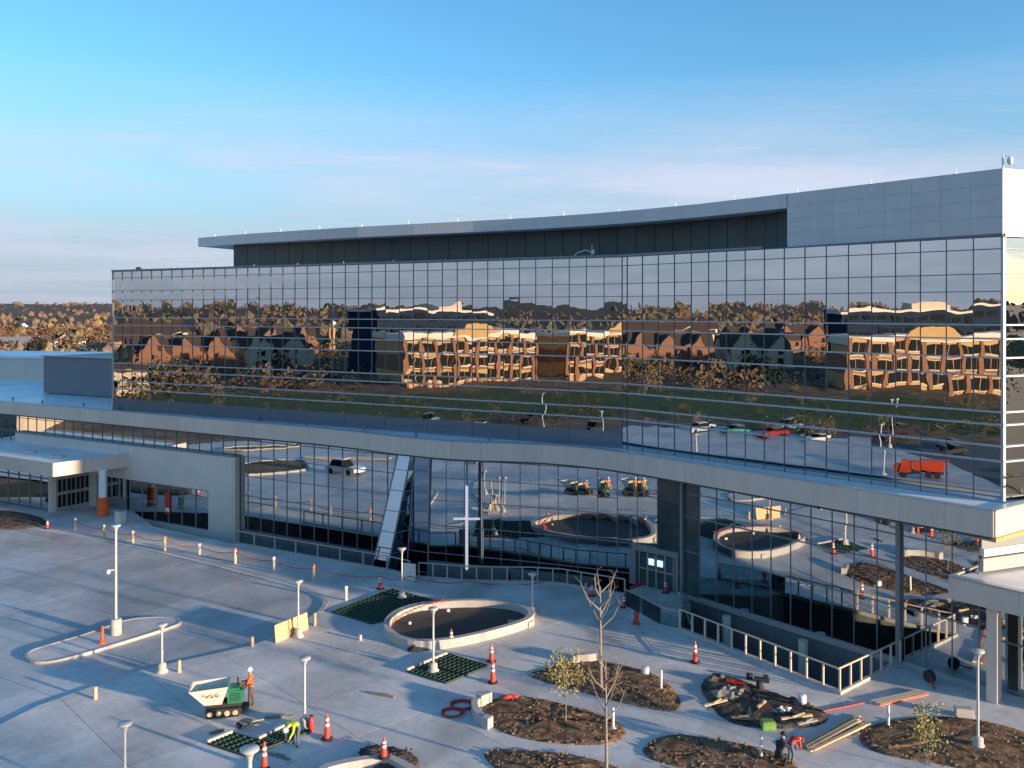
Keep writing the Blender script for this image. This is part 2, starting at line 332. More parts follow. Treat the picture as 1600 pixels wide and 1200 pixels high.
def inside(p, poly):
    c = False; n = len(poly); x, y = p[0], p[1]
    for i in range(n):
        a, b = poly[i], poly[(i+1) % n]
        if (a[1] > y) != (b[1] > y) and x < (b[0]-a[0])*(y-a[1])/(b[1]-a[1])+a[0]: c = not c
    return c
def cdt(polys, lines=()):
    vs_, es = [], []
    for p in polys:
        o = len(vs_); vs_ += [Vector((q[0], q[1])) for q in p]; es += [(o+i, o+(i+1) % len(p)) for i in range(len(p))]
    for a, b in lines:
        o = len(vs_); vs_ += [Vector(a), Vector(b)]; es.append((o, o+1))
    r = delaunay_2d_cdt(vs_, es, [], 0, 1e-5)
    return r[0], r[2]
def sheet(name, mat_, outer, holes, z, kind='structure', parent=None):
    V, Fs = cdt([outer]+list(holes)); keep = []
    for f in Fs:
        c = sum((V[i] for i in f), Vector((0, 0)))/len(f)
        if inside(c, outer) and not any(inside(c, h) for h in holes): keep.append(tuple(f))
    m = MB(); m.add([(v.x, v.y, z) for v in V], keep); o = m.build(name, mat_, parent)
    for p in o.data.polygons:
        if p.normal.z < 0: p.flip()
    if kind: o['kind'] = kind
    return o
def px(*pts, z=0.0): return [G(x, y, z).xy for x, y in pts]
def smooth(poly, k=2, closed=True):
    for _ in range(k):
        n = len(poly); q = []
        for i in range(n if closed else n-1):
            a, b = poly[i], poly[(i+1) % n]; q += [a*.75+b*.25, a*.25+b*.75]
        if not closed: q = [poly[0]]+q+[poly[-1]]
        poly = q
    return poly

# ------------------------------------------------------------------ setting: land, hills, paving
BIG = [(-5000, -5000), (5000, -5000), (5000, 5000), (-5000, 5000)]
sheet('ground', M['land'], BIG, [PIT_L, PIT_R], -.34)
DRIVE = px((-900, 800), (-300, 762)) + smooth(px((-300, 770), (80, 829), (200, 852), (300, 875), (400, 901), (460, 916), (497, 931), (505, 942), (494, 957), (470, 974), (430, 994)), 2, False) + px((393, 1008), (225, 1046), (140, 1074), (60, 1102), (0, 1132), (-260, 1260), (-900, 1260))
DRIVE = [p for p in DRIVE]
LEFT_LOT = [(-78, 40), (-62, 20), (-12.5, 20), (-46, 76), (-78, 96)]
lot = sheet('drive_sheet', M['conc_drive'], LEFT_LOT, [], -.13); lot.name = 'parking_lot'
OUT = [Vector(p) for p in ((-13.6, 22), (38, 22), (38, 28.3))] + [RAIL_R[2], RAIL_R[1], RAIL_R[0], R2A, Vector((8.8, 63.6))] + RAIL_L[::-1] + [Vector(p) for p in ((-31.5, 79.7), (-36.0, 86.15), (-38, 87.35), (-50, 94.2), (-58, 98))]
pl = sheet('plaza', M['joint'], OUT, [], -.165)

def make_slabs(parent, region, holes, z, origin, angle, sx, sy, mat_, gap=.014, name='slab'):
    u = Vector((math.cos(R(angle)), math.sin(R(angle)))); v = Vector((-u.y, u.x)); o = Vector(origin)
    us = [(p-o).dot(u) for p in region]; vs2 = [(p-o).dot(v) for p in region]
    i0, i1 = math.floor(min(us)/sx), math.ceil(max(us)/sx); j0, j1 = math.floor(min(vs2)/sy), math.ceil(max(vs2)/sy)
    lines = []
    for i in range(i0, i1+1):
        for s in (-gap, gap): lines.append((o+u*(i*sx+s)+v*(j0*sy-.5), o+u*(i*sx+s)+v*(j1*sy+.5)))
    for j in range(j0, j1+1):
        for s in (-gap, gap): lines.append((o+v*(j*sy+s)+u*(i0*sx-.5), o+v*(j*sy+s)+u*(i1*sx+.5)))
    V, Fs = cdt([region]+holes, lines); cells = {}
    for f in Fs:
        c = sum((V[i] for i in f), Vector((0, 0)))/len(f)
        if not inside(c, region) or any(inside(c, h) for h in holes): continue
        a, b = (c-o).dot(u)/sx, (c-o).dot(v)/sy
        if abs(a-round(a))*sx < gap or abs(b-round(b))*sy < gap: continue
        cells.setdefault((math.floor(a), math.floor(b)), []).append(tuple(f))
    for k, fs in cells.items():
        dz = random.uniform(-.001, .001); m = MB(); idx = {}; P = []
        def vi(i):
            if i not in idx: idx[i] = len(P); P.append((V[i].x, V[i].y, z+dz))
            return idx[i]
        tris = []
        for f in fs:
            a2 = sum(V[f[i]].x*V[f[(i+1) % len(f)]].y-V[f[(i+1) % len(f)]].x*V[f[i]].y for i in range(len(f)))
            t = f if a2 > 0 else f[::-1]; tris.append(tuple(vi(i) for i in t))
        cnt = {}
        for t in tris:
            for i in range(len(t)): cnt[(t[i], t[(i+1) % len(t)])] = 1
        n = len(P); side = [(b, a, a+n, b+n) for (a, b) in cnt if (b, a) not in cnt]
        m.add(P+[(p[0], p[1], p[2]-.12) for p in P], tris+side); m.build(name, mat_, parent)
make_slabs(pl, OUT, [DRIVE], 0, (5, 40), 43, 4.2, 4.2, M['conc'])
DR_IN = [p for p in DRIVE]
VIEW_L = [Vector(p) for p in ((-13.6, 22), (0, 22), (0, 80), (-60, 96))]
def clip(poly, pl_):
    # keep the part of poly on the view side of the line from pl_[0] to pl_[1]
    a, b = pl_; d = b-a; out = []
    n = len(poly); sd_ = lambda p: d.x*(p.y-a.y)-d.y*(p.x-a.x)
    for i in range(n):
        p, q = poly[i], poly[(i+1) % n]; sp, sq = sd_(p), sd_(q)
        if sp <= 0: out.append(p)
        if sp*sq < 0: out.append(p+(q-p)*(sp/(sp-sq)))
    return out
DRV = clip(DRIVE, (Vector((-13.6, 22)), Vector((-58, 95))))
make_slabs(pl, DRV, [], -.09, (-30, 60), -31, 7.5, 4.6, M['conc_drive'], name='drive_slab')

# kerb strips
def strip(poly, w, z0, z1, name, mat_, parent=None, closed=True, seg=None, kind='structure'):
    """a low wall following a plan line, w wide to its inside"""
    n = len(poly); offs = []
    for i in range(n):
        a = poly[i-1] if (closed or i) else poly[i]; b = poly[(i+1) % n] if (closed or i < n-1) else poly[i]
        t = (b-a).normalized(); offs.append(Vector((-t.y, t.x)))
    inner = [p+o*w for p, o in zip(poly, offs)]
    m = MB()
    for i in range(n if closed else n-1):
        j = (i+1) % n
        P = [(*poly[i], z0), (*poly[j], z0), (*inner[j], z0), (*inner[i], z0), (*poly[i], z1), (*poly[j], z1), (*inner[j], z1), (*inner[i], z1)]
        fs = [(4, 5, 6, 7), (0, 1, 5, 4), (3, 7, 6, 2), (0, 3, 2, 1)]
        if not closed and i == 0: fs.append((0, 4, 7, 3))
        if not closed and i == n-2: fs.append((1, 2, 6, 5))
        m.add(P, fs)
    o = m.build(name, mat_, parent)
    bm = bmesh.new(); bm.from_mesh(o.data); bmesh.ops.remove_doubles(bm, verts=bm.verts, dist=1e-4); bmesh.ops.recalc_face_normals(bm, faces=bm.faces); bm.to_mesh(o.data); bm.free()
    if kind: o['kind'] = kind
    return o
KL = smooth(px((-60, 808), (80, 826), (200, 849), (300, 872), (400, 898), (460, 914), (498, 930), (507, 941), (496, 957)), 2, False)
strip(KL, .32, -.16, .025, 'kerb', M['kerb'], closed=False)
isl_px = ((42, 1027), (48, 1018), (75, 1010), (150, 988), (200, 968), (268, 965), (282, 972), (270, 979), (100, 1031), (60, 1036))
ISL = smooth(px(*isl_px), 2)
m = MB(); m.prism(ISL, -.15, .05)
isl = tag(m.build('parking_island', M['conc']), kind='structure')
strip(ISL[::-1] if False else ISL, .16, -.14, .075, 'island_kerb', M['kerb'], isl, kind=None)

for P_, lab in (([(-49.5, 74), (-48.5, 66), (-51, 64.5), (-56, 63.5), (-58, 66), (-57, 72)], 'raised'), ([(-58, 62), (-52, 53), (-51, 54), (-57, 63.5)], 'narrow'), ([(-72, 70), (-70, 60), (-67, 60), (-68, 71)], 'far')):
    q = smooth([Vector(p) for p in P_], 1); m = MB(); m.prism(q, -.15, .0); o = tag(m.build('parking_island', M['field']), kind='structure'); strip(q, .3, -.14, .12, 'island_kerb', M['kerb'], o, kind=None)
# sunken courts
def court(name, poly, open_edges):
    m = MB(); n = len(poly)
    for i in range(n):
        if i in open_edges: continue
        a, b = poly[i], poly[(i+1) % n]
        m.add([(*a, -4.6), (*b, -4.6), (*b, 0), (*a, 0)], [(0, 1, 2, 3)])
    V, Fs = cdt([poly]); keep = [tuple(f) for f in Fs if inside(sum((V[i] for i in f), Vector((0, 0)))/len(f), poly)]
    m.add([(v.x, v.y, -4.6) for v in V], keep)
    return tag(m.build(name, M['pit']), kind='structure')
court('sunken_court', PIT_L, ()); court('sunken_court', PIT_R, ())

# ------------------------------------------------------------------ tower
UNIT = None
def unit_box():
    global UNIT
    if UNIT is None:
        m = MB(); m.box((0, 0, 0), (1, 1, 1)); o = m.build('unit', None); UNIT = o.data; bpy.data.objects.remove(o); WORLD_LOC.pop('unit', None)
    return UNIT
BOXM = {}
def ubox(name, mat_, parent, c, size, rz=0, rx=0, ry=0):
    """a box piece sharing one mesh per material"""
    k = mat_.name
    if k not in BOXM:
        me = unit_box().copy(); me.name = 'box_piece'; me.materials.append(mat_); BOXM[k] = me
    o = bpy.data.objects.new(name, BOXM[k]); COL.objects.link(o); o.parent = parent
    o.location = Vector(c)-WORLD_LOC[parent.name]; o.scale = size; o.rotation_euler = (rx, ry, rz); WORLD_LOC[o.name] = WORLD_LOC[parent.name].copy()
    return o
def curtain(parent, P0, P1, zs, n, mat_, mmat, fmat=None, fins=(), tilt=.0015, thick=.03, budget=None, extra=None, name='glass_pane', vdepth=.06, vw=.03, hw=.045, skip=None, nudge=.0):
    """panes, uprights and cross rails of one flat run of curtain wall from P0 (left) to P1 (right)"""
    d = (P1-P0); Lg = d.length; t = d/Lg; nrm = Vector((t.y, -t.x)); rz = math.atan2(t.y, t.x); w = Lg/n
    for i in range(n):
        c = P0+t*(w*(i+.5))-nrm*.03
        for a, b in zip(zs, zs[1:]):
            z0, z1 = min(a, b), max(a, b)
            if skip and skip(i, (z0+z1)/2): continue
            rx, rzz = random.gauss(0, tilt), rz+random.gauss(0, tilt)
            if budget is None or budget[0] > 0:
                ubox(name, mat_, parent, (c.x, c.y, (z0+z1)/2), (w-.02, thick, z1-z0-.02), rzz, rx)
                if budget: budget[0] -= 1
            else: extra.box((c.x, c.y, (z0+z1)/2), (w-.02, thick, z1-z0-.02), rzz, rx)
    z0, z1 = min(zs), max(zs)
    for i in range(n+1):
        p = P0+t*(w*i)+nrm*(.0+nudge)
        ubox('mullion', mmat, parent, (p.x, p.y, (z0+z1)/2), (vw, vdepth, z1-z0), rz)
    mid = (P0+P1)/2
    for k, z in enumerate(zs):
        if k in fins:
            p = mid+nrm*.07; ubox('sun_fin', fmat, parent, (p.x, p.y, z), (Lg, .17, .07), rz)
        else:
            p = mid+nrm*.016; ubox('transom', mmat, parent, (p.x, p.y, z), (Lg, vdepth+.03, hw), rz)

tower = thing('glass_tower', (0, 62, 0), 'long mirror-glass building with white metal rooftop storey, reflecting houses and fields', 'office building')
ZS = [22.65, 22.04, 20.8, 19.92, 18.24, 17.54, 16.6, 15.7, 13.9, 13.26, 12.2, 11.45, 9.67]
FINS = (4, 5, 6, 7, 8, 9, 10, 11)
bud = [300]; ex = MB()
tR = ang(FR_A); tL = ang(FL_A)
Kn = KX + tR*.45
curtain(tower, Kn, FR, ZS+[9.3], 18, M['glass'], M['mullion'], M['fin'], FINS, budget=bud, extra=ex)
curtain(tower, KX, Kn, ZS+[9.3], 1, M['glass'], M['mullion'], M['fin'], FINS, budget=bud, extra=ex)
curtain(tower, FL, KX, ZS[:-1]+[10.5], 39, M['glass'], M['mullion'], M['fin'], FINS, budget=bud, extra=ex, nudge=.002)
tag(ex.build('glazing', M['glass'], tower), kind='stuff')
# sill wall below the left run
nL = Vector((tL.y, -tL.x)); c = (FL+KX)/2
for i in range(13):
    p = FL+tL*(2+4*i)
    ubox('sill_panel', M['spandrel'], tower, (p.x-nL.x*.02, p.y-nL.y*.02, 9.95), (3.97, .1, 1.06), math.atan2(tL.y, tL.x))
# end wall (sunlit)
ENDN = 12
curtain(tower, FR, FE, ZS+[9.3], ENDN, M['glass'], M['mullion'], M['fin'], FINS)
ub = lambda *a, **k: ubox(*a, **k)
rE = math.atan2(END_D.y, END_D.x); nE = Vector((END_D.y, -END_D.x))
c = FR+END_D*.05+nE*.06
ub('corner_trim', M['fin'], tower, (c.x, c.y, 16), (.16, .16, 13.4), rE)
# roof deck, floors, core, back and left walls
def plan_poly(off): return [FL, KX, FR, FE, FE+Vector((-10, 26)), FL+Vector((14, 26))]
deck = plan_poly(0)
def inset(poly, d):
    c = sum(poly, Vector((0, 0)))/len(poly); return [p+(c-p).normalized()*d for p in poly]
m = MB(); m.prism(inset(deck, .35), 22.35, 22.6); m.build('roof_deck', M['roof'], tower)
for z in (17.9, 13.6, 9.0):
    m = MB(); m.prism(inset(deck, .5), z-.25, z+.1); m.build('floor_slab', M['slabint'], tower)
BK = FL+Vector((14, 26)); m = MB()
m.bar((*FL, 16), (*BK, 16), .25, 13.3); m.bar((*BK, 16), (*(FE+Vector((-10, 26))), 16), .25, 13.3); m.build('rear_wall', M['wallconc'], tower)
core = [FL+Vector((8, 7)), KX+Vector((3.2, 9)), FR+Vector((1.5, 12.0)), FR+Vector((3, 22)), FL+Vector((16, 22))]
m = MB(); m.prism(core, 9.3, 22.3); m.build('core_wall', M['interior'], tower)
for i in range(15):
    p = FL+tL*(3.4*i+2)-nL*1.6 ; 
    m = MB(); m.tube((p.x, p.y, 9.3), (p.x, p.y, 22.3), .22, n=10); m.build('column', M['slabint'], tower)
nR = Vector((tR.y, -tR.x))
for k, (s, w) in enumerate(((17.0, .5), (18.6, .45), (19.7, .9), (21.3, .5), (22.6, .4))):
    p = KX+tR*s-nR*2.4
    ub('yellow_screen', M['yellow_int'], tower, (p.x, p.y, 11.2 if k % 2 else 13.1), (w, .12, 3.6 if k % 2 else 6.6), math.atan2(tR.y, tR.x))
# penthouse: curved white metal storey with a dark recess
PH = [Vector(p) for p in ((-30.5, 88.6), (-24.5, 84.0), (-18.6, 80.2), (-13, 76.9), (-8, 74.2), (-3, 71.7), (1.5, 69.2), (5.5, 66.5), (9.2, 63.4), (12.4, 60.2), (15.2, 56.7))]
PW = Vector((16.6, 54.75))
TOPZ = 26.0
cornerP = FR+nE*.16+nR*.16
FBZ = 25.12
for a, b in zip(PH+[PW], (PH+[PW])[1:]):          # fascia lengths
    d = b-a; r = math.atan2(d.y, d.x); c = (a+b)/2
    ub('roof_fascia_panel', M['panel'], tower, (c.x, c.y, (TOPZ+FBZ)/2), (d.length-.012, .22, TOPZ-FBZ), r)
tW = (cornerP-PW).normalized(); nW = Vector((tW.y, -tW.x)); rW = math.atan2(tW.y, tW.x); LW = (cornerP-PW).length
NP = 8; rows = [22.78, 23.62, 24.45, 25.22, TOPZ]
for i in range(NP):
    for a, b in zip(rows, rows[1:]):
        c = PW+tW*(LW*(i+.5)/NP)-nW*.06
        ub('cladding_panel', M['panel'], tower, (c.x, c.y, (a+b)/2), (LW/NP-.008, .2, b-a-.008), rW)
for i in range(10):
    for a, b in zip(rows, rows[1:]):
        c = cornerP+END_D*(2.1*(i+.5))-nE*.1
        ub('cladding_panel', M['panel'], tower, (c.x, c.y, (a+b)/2), (2.08, .2, b-a-.022), rE)
c = PW+tW*LW/2-nW*.22; ub('backing_wall', M['black'], tower, (c.x, c.y, 24.3), (LW-.1, .1, 3.2), rW)
c = PW+tW*LW/2-nW*.02; ub('base_trim', M['mullion'], tower, (c.x, c.y, 22.71), (LW, .22, .12), rW)
c = cornerP+END_D*10.6-nE*.05; ub('base_trim', M['fin'], tower, (c.x, c.y, 22.7), (21, .24, .14), rE)
# recessed dark wall
RW = [p+Vector((1.1, 1.7)) for p in PH[1:]]; RW[0] = Vector((-26.4, 86.4))
RWE = RW+[PW+Vector((.6, 1.2))]
for a, b in zip(RWE, RWE[1:]):
    d = b-a; n = max(2, round(d.length/1.7)); r = math.atan2(d.y, d.x)
    for i in range(n):
        c = a+d*((i+.5)/n); ub('recess_panel', M['recess'], tower, (c.x, c.y, 23.85), (d.length/n-.05, .1, 2.5), r)
ph_roof = PH+[PW, cornerP-nW*.1, cornerP+END_D*20.8, cornerP+END_D*20+Vector((-9, 22)), Vector((-16, 104)), Vector((-28.5, 93))]
m = MB(); m.prism(inset(ph_roof, .12), 25.14, 25.9); m.build('roof_slab', M['panel'], tower)
m = MB()
for a, b in zip(RWE, RWE[1:]): m.bar((*(a+Vector((.05, .12))), 23.85), (*(b+Vector((.05, .12))), 23.85), .1, 2.56)
m.bar((-26.4, 86.4, 23.85), (-15, 103, 23.85), .2, 2.55); m.bar((PW.x+.1, PW.y+.2, 23.9), (PW.x+.9, PW.y+1.4, 23.9), .15, 2.5)
m.build('recess_backing', M['black'], tower)
# roof-edge lightning rods, hoist arm, camera, vent
allp = PH+[PW, cornerP]
cum = [0]
for a, b in zip(allp, allp[1:]): cum.append(cum[-1]+(b-a).length)
for k in range(15):
    s = cum[-1]*(k+.5)/15; i = max(j for j in range(len(cum)-1) if cum[j] <= s); p = allp[i]+(allp[i+1]-allp[i])*((s-cum[i])/(cum[i+1]-cum[i]))
    m = MB(); m.tube((p.x+.1, p.y+.15, 25.95), (p.x+.1, p.y+.15, 26.35), .03, .015, 6); m.box((p.x+.1, p.y+.15, 26.0), (.16, .16, .08)); m.build('lightning_rod', M['whitepaint'], tower)
for k in range(9):
    p = FL+tL*(8+4.9*k)-nL*.3
    m = MB(); m.tube((p.x, p.y, 22.6), (p.x, p.y, 22.95), .03, .015, 6); m.build('lightning_rod', M['whitepaint'], tower)
p = KX-tL*3-nL*.6
m = MB(); m.path([(p.x-.9, p.y+.4, 22.6), (p.x-.6, p.y+.3, 23.05), (p.x, p.y, 23.25), (p.x+.4, p.y-.2, 23.1)], .05); m.box((p.x+.5, p.y-.25, 23.1), (.22, .2, .3)); m.tube((p.x+.45, p.y-.2, 22.6), (p.x+.45, p.y-.2, 23.6), .03)
m.build('hoist_arm', M['pole'], tower)
p = cornerP+END_D*.6-nE*.5
m = MB(); m.tube((p.x, p.y, 25.9), (p.x, p.y, 26.75), .05); m.bar((p.x, p.y, 26.7), (p.x+.25, p.y-.1, 26.7), .06, .06); m.lathe([(.05, .22), (.15, .1), (.15, -.05), (.1, -.17), (.02, -.2)], (p.x+.3, p.y-.12, 26.45), 12)
m.build('dome_camera', M['whitepaint'], tower)
p = FL+tL*3.0-nL*.5
m = MB(); m.lathe([(.2, 0), (.2, .3), (.28, .32), (.26, .42), (.08, .52)], (p.x, p.y, 22.55), 12); m.build('roof_vent', M['black'], tower)
c = (FL+KX)/2+nL*.03; ub('parapet_cap', M['spandrel'], tower, (c.x, c.y, 22.74), (52.0, .3, .14), math.atan2(tL.y, tL.x))
c = (KX+PW)/2; 
p0, p1 = KX, PW-Vector((.3, .9)); d = FR-KX; p1 = KX+tR*11.0; c = (p0+p1)/2; ub('parapet_cap', M['spandrel'], tower, (c.x+nR.x*.03, c.y+nR.y*.03, 22.74), (11.0, .3, .14), math.atan2(tR.y, tR.x))

# ------------------------------------------------------------------ podium wing
pod = thing('podium_wing', (0, 60, 0), 'low front wing with sweeping grey fascia over blue reflecting glass, below the mirror-glass building', 'building wing')
# roof
roof = [p.copy() for p in FASC] + [FASC[-1]+Vector((2.1, 1.5))*6, FR+END_D*14] + [FR-Vector((0,.0)), KX, FL, FL+Vector((14, 26)), Vector((-30, 135)), Vector((-95, 145)), Vector((-100, 118))]
m = MB(); m.prism(inset(roof, .22), 8.6, 9.42); m.build('flat_roof', M['roof'], pod)
# fascia: panel lengths resampled along the sweep
fl = [0]
for a, b in zip(FASC, FASC[1:]): fl.append(fl[-1]+(b-a).length)
def along(s):
    i = max(j for j in range(len(fl)-1) if fl[j] <= s+1e-9); return FASC[i]+(FASC[i+1]-FASC[i])*((s-fl[i])/(fl[i+1]-fl[i]))
nseg = 52
for i in range(nseg):
    a, b = along(fl[-1]*i/nseg), along(fl[-1]*(i+1)/nseg); d = b-a; r = math.atan2(d.y, d.x); c = (a+b)/2; n_ = Vector((d.y, -d.x)).normalized()
    ub('fascia_panel', M['fascia'], pod, (c.x, c.y, 8.87), (d.length-.012, .16, 1.24), r)
    q = c-n_*.1; ub('parapet_cap', M['fin'], pod, (q.x, q.y, 9.515), (d.length+.03, .40, .06), r)
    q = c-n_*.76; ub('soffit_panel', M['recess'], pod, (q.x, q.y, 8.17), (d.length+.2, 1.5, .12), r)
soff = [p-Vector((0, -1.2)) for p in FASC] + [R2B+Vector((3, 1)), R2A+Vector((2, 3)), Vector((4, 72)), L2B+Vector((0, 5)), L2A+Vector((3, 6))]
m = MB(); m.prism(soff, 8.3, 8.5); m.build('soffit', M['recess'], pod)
eD = Vector((2.1, 1.5)).normalized(); a = FASC[-1]; rr = math.atan2(eD.y, eD.x); nd = Vector((eD.y, -eD.x))
for i in range(4):
    c = a+eD*(2.6*(i+.5)); ub('fascia_panel', M['fascia'], pod, (c.x, c.y, 8.87), (2.588, .16, 1.24), rr)
    q = c-nd*.1; ub('parapet_cap', M['fin'], pod, (q.x, q.y, 9.52), (2.63, .42, .07), rr)
    q = c-nd*.6; ub('soffit_panel', M['tan'], pod, (q.x, q.y, 8.12), (2.6, 1.4, .2), rr)
# small roof vents and seams on the pale membrane
for k in range(14):
    a_, n0 = along(fl[-1]*(k+1.2)/20), Vector((.5, .86)); p = a_+n0*(1.0+.5*(k % 2))
    m = MB(); m.lathe([(.07, 0), (.07, .22), (.13, .24), (.12, .32), (.03, .36)], (p.x, p.y, 9.41), 10); m.build('roof_vent', M['lmull'], pod)
for k in range(9):
    a_ = along(fl[-1]*(k+.6)/14); q = a_+Vector((.5, .86))*14; m = MB(); m.bar((a_.x+.3, a_.y+.5, 9.425), (q.x, q.y, 9.425), .07, .03); m.build('roof_seam', M['kerb'], pod)
# terrace guard rail at the lit end
m = MB(); q0 = FR+END_D*.4+nE*1.0; q1 = q0+END_D*6
m.bar((*q0, 10.35), (*q1, 10.45), .07, .09); m.bar((*q0, 10.9), (*(q0+END_D*1.7), 10.4), .06, .09)
for k in range(4): p = q0+END_D*(1.5*k+.9); m.bar((*p, 9.5), (*p, 10.6), .07, .07)
m.build('guard_rail', M['whitepaint'], pod)
tL2 = (L2B-L2A).normalized(); nL2 = Vector((tL2.y, -tL2.x))
# left glass wall behind the white wing and over the sunken court
LZ = [8.3, 7.7, 6.3, 4.6, 2.9, 1.2, -.6, -4.5]
curtain(pod, L2A, L2B+tL2*-.6, LZ, 44, M['glass_low'], M['lmull'], tilt=.0006, vdepth=.07, vw=.045, hw=.04)
# folded slanting bay beside the lobby
tL2 = (L2B-L2A).normalized(); nL2 = Vector((tL2.y, -tL2.x)); bay = lambda q, o: L2B+Vector((-2.6, 1.5))+tL2*q+nL2*o
def quad_pane(name, P, mat_, parent, th=.03):
    P = [Vector(p) for p in P]; n_ = (P[1]-P[0]).cross(P[3]-P[0]).normalized()*th; m = MB()
    m.add(P+[p-n_ for p in P], [(0, 1, 2, 3), (7, 6, 5, 4), (0, 4, 5, 1), (1, 5, 6, 2), (2, 6, 7, 3), (3, 7, 4, 0)]); return m.build(name, mat_, parent)
def lerp3(a, b, t): return Vector(a)+(Vector(b)-Vector(a))*t
zb, zt = -2.5, 8.25
cols_b = [(*bay(.7, 2.3), zb), (*bay(2.2, 2.33), zb), (*bay(2.75, .14), zb), (*bay(4.7, .05), zb)]; cols_t = [(*bay(2.1, .1), zt), (*bay(3.4, .16), zt), (*bay(3.6, .1), zt), (*bay(5.0, .05), zt)]
for i in range(3):
    for k in range(7):
        f0, f1 = k/7, (k+1)/7
        quad_pane('slanted_pane', (lerp3(cols_b[i], cols_t[i], f0), lerp3(cols_b[i+1], cols_t[i+1], f0), lerp3(cols_b[i+1], cols_t[i+1], f1), lerp3(cols_b[i], cols_t[i], f1)), M['glass_bay'], pod)
m = MB()
for b, t in zip(cols_b, cols_t): m.bar(b, t, .09, .1)
for k in range(1, 7):
    for i in range(3): m.bar(lerp3(cols_b[i], cols_t[i], k/7), lerp3(cols_b[i+1], cols_t[i+1], k/7), .07, .05)
m.build('slanted_frame', M['lmull'], pod)
# lobby curve: one narrow facet per pane
lc = smooth(LOBBY, 2, False); ll = [0]
for a, b in zip(lc, lc[1:]): ll.append(ll[-1]+(b-a).length)
def lob(q):
    i = max(j for j in range(len(ll)-1) if ll[j] <= q+1e-9); return lc[i]+(lc[i+1]-lc[i])*((q-ll[i])/(ll[i+1]-ll[i]))
NLB = 12
for k in range(NLB):
    curtain(pod, lob(ll[-1]*k/NLB), lob(ll[-1]*(k+1)/NLB), [8.3, 7.7, 6.3, 4.6, 2.7, .6, -4.5], 1, M['glass_low'], M['lmull'], tilt=.0025, vdepth=.06, vw=.03, hw=.03)
b = LOBBY[5]
for k in range(6):
    z0 = .1+k*1.45; d = R2A-b; ub('dark_pane', M['dark_glass'], pod, ((R2A.x+b.x)/2, (R2A.y+b.y)/2, z0+.72), (d.length, .05, 1.42), math.atan2(d.y, d.x))
# right glass wall
tR2 = (R2B-R2A).normalized(); rR2 = math.atan2(tR2.y, tR2.x); nR2 = Vector((tR2.y, -tR2.x))
curtain(pod, R2A, R2B, [8.3, 7.7, 6.85, 5.3, 3.0, .12], 14, M['glass_low'], M['lmull'], tilt=.0006, vdepth=.06, vw=.035, hw=.05, skip=lambda i, z: i == 0)
for z0, z1 in ((8.3, 7.7), (7.7, 6.85), (6.85, 5.3), (5.3, 3.0), (3.0, .12)): c = R2A+tR2*.68; ub('dark_pane', M['dark_glass'], pod, (c.x, c.y, (z0+z1)/2), (1.3, .04, z0-z1-.03), rR2)
curtain(pod, R2A, R2A+tR2*15, [-.12, -4.5], 10, M['dark_glass'], M['lmull'], tilt=.001, vdepth=.06, vw=.05)
curtain(pod, R2B, R2C, [4.7, 2.6, .12], 4, M['glass_low'], M['lmull'], tilt=.0006, vdepth=.06, vw=.05, hw=.06)
c = (R2A+R2C)/2+nR2*.02; ub('base_beam', M['rail'], pod, (c.x, c.y, .0), ((R2C-R2A).length, .26, .28), rR2)
for s in (0, 14.9):
    p = R2A+tR2*s+nR2*.12; ub('corner_post', M['lmull'], pod, (p.x, p.y, 1.8), (.22, .22, 12.6), rR2)
for s in (4.2, 9.6):
    p = R2A+tR2*s-nR2*-.9; m = MB(); m.tube((p.x, p.y, -4.6), (p.x, p.y, -.1), .28, n=12); m.build('court_column', M['wallconc'], pod)
# upper storey past the glass corner, low canopy and its lit terrace
d2 = Vector((.93, .37)).normalized(); r2 = math.atan2(d2.y, d2.x); n2 = Vector((d2.y, -d2.x))
for z0, z1, mt, pr, nm in ((5.86, 6.5, 'kerb', .10, 'lower_band'), (6.5, 6.62, 'black', .02, 'joint_band'), (6.62, 7.0, 'whitepaint', .14, 'sill_band'), (7.0, 8.0, 'greybox', 0, 'window_band'), (8.0, 8.2, 'fascia', .12, 'head_band')):
    c = R2B+d2*7+n2*pr; ub(nm, M[mt], pod, (c.x, c.y, (z0+z1)/2), (14, .3, z1-z0), r2)
C2A = Vector((21.7, 45.1)); C2B = C2A+Vector((2.2, -2.8)).normalized()*6.6; t2 = (C2B-C2A).normalized(); r3 = math.atan2(t2.y, t2.x)
m = MB(); m.prism([C2A+Vector((.1, .1)), C2B, C2B+Vector((5, 4)), R2B+d2*8, R2B+Vector((0, .3))], 4.9, 5.7); m.build('terrace_roof', M['roof'], pod)
for i in range(2):
    c = C2A+t2*(3.3*(i+.5)); ub('canopy_panel', M['fascia'], pod, (c.x, c.y, 5.22), (3.288, .16, 1.06), r3)
    ub('canopy_cap', M['fin'], pod, (c.x+.12, c.y+.09, 5.8), (3.33, .4, .1), r3)
c = (C2A+Vector((.8, .7))); ub('canopy_end', M['fascia'], pod, (c.x, c.y, 5.22), (1.9, .16, 1.06), math.atan2(.8, .9))
p = R2B+tR2*1.2+nR2*1.2; m = MB(); m.box((p.x, p.y, 2.35), (.5, .5, 4.7), rR2); m.build('canopy_column', M['fascia'], pod)
# dark inside of the lower storeys
m = MB(); m.prism([L2A+Vector((3, 7)), L2B+Vector((1, 5)), Vector((3, 73)), R2A+Vector((4.5, 5)), R2C+Vector((5, 7)), R2C+Vector((14, 16)), Vector((0, 110)), Vector((-50, 125))], -4.6, 8.25); m.build('inner_wall', M['interior'], pod)
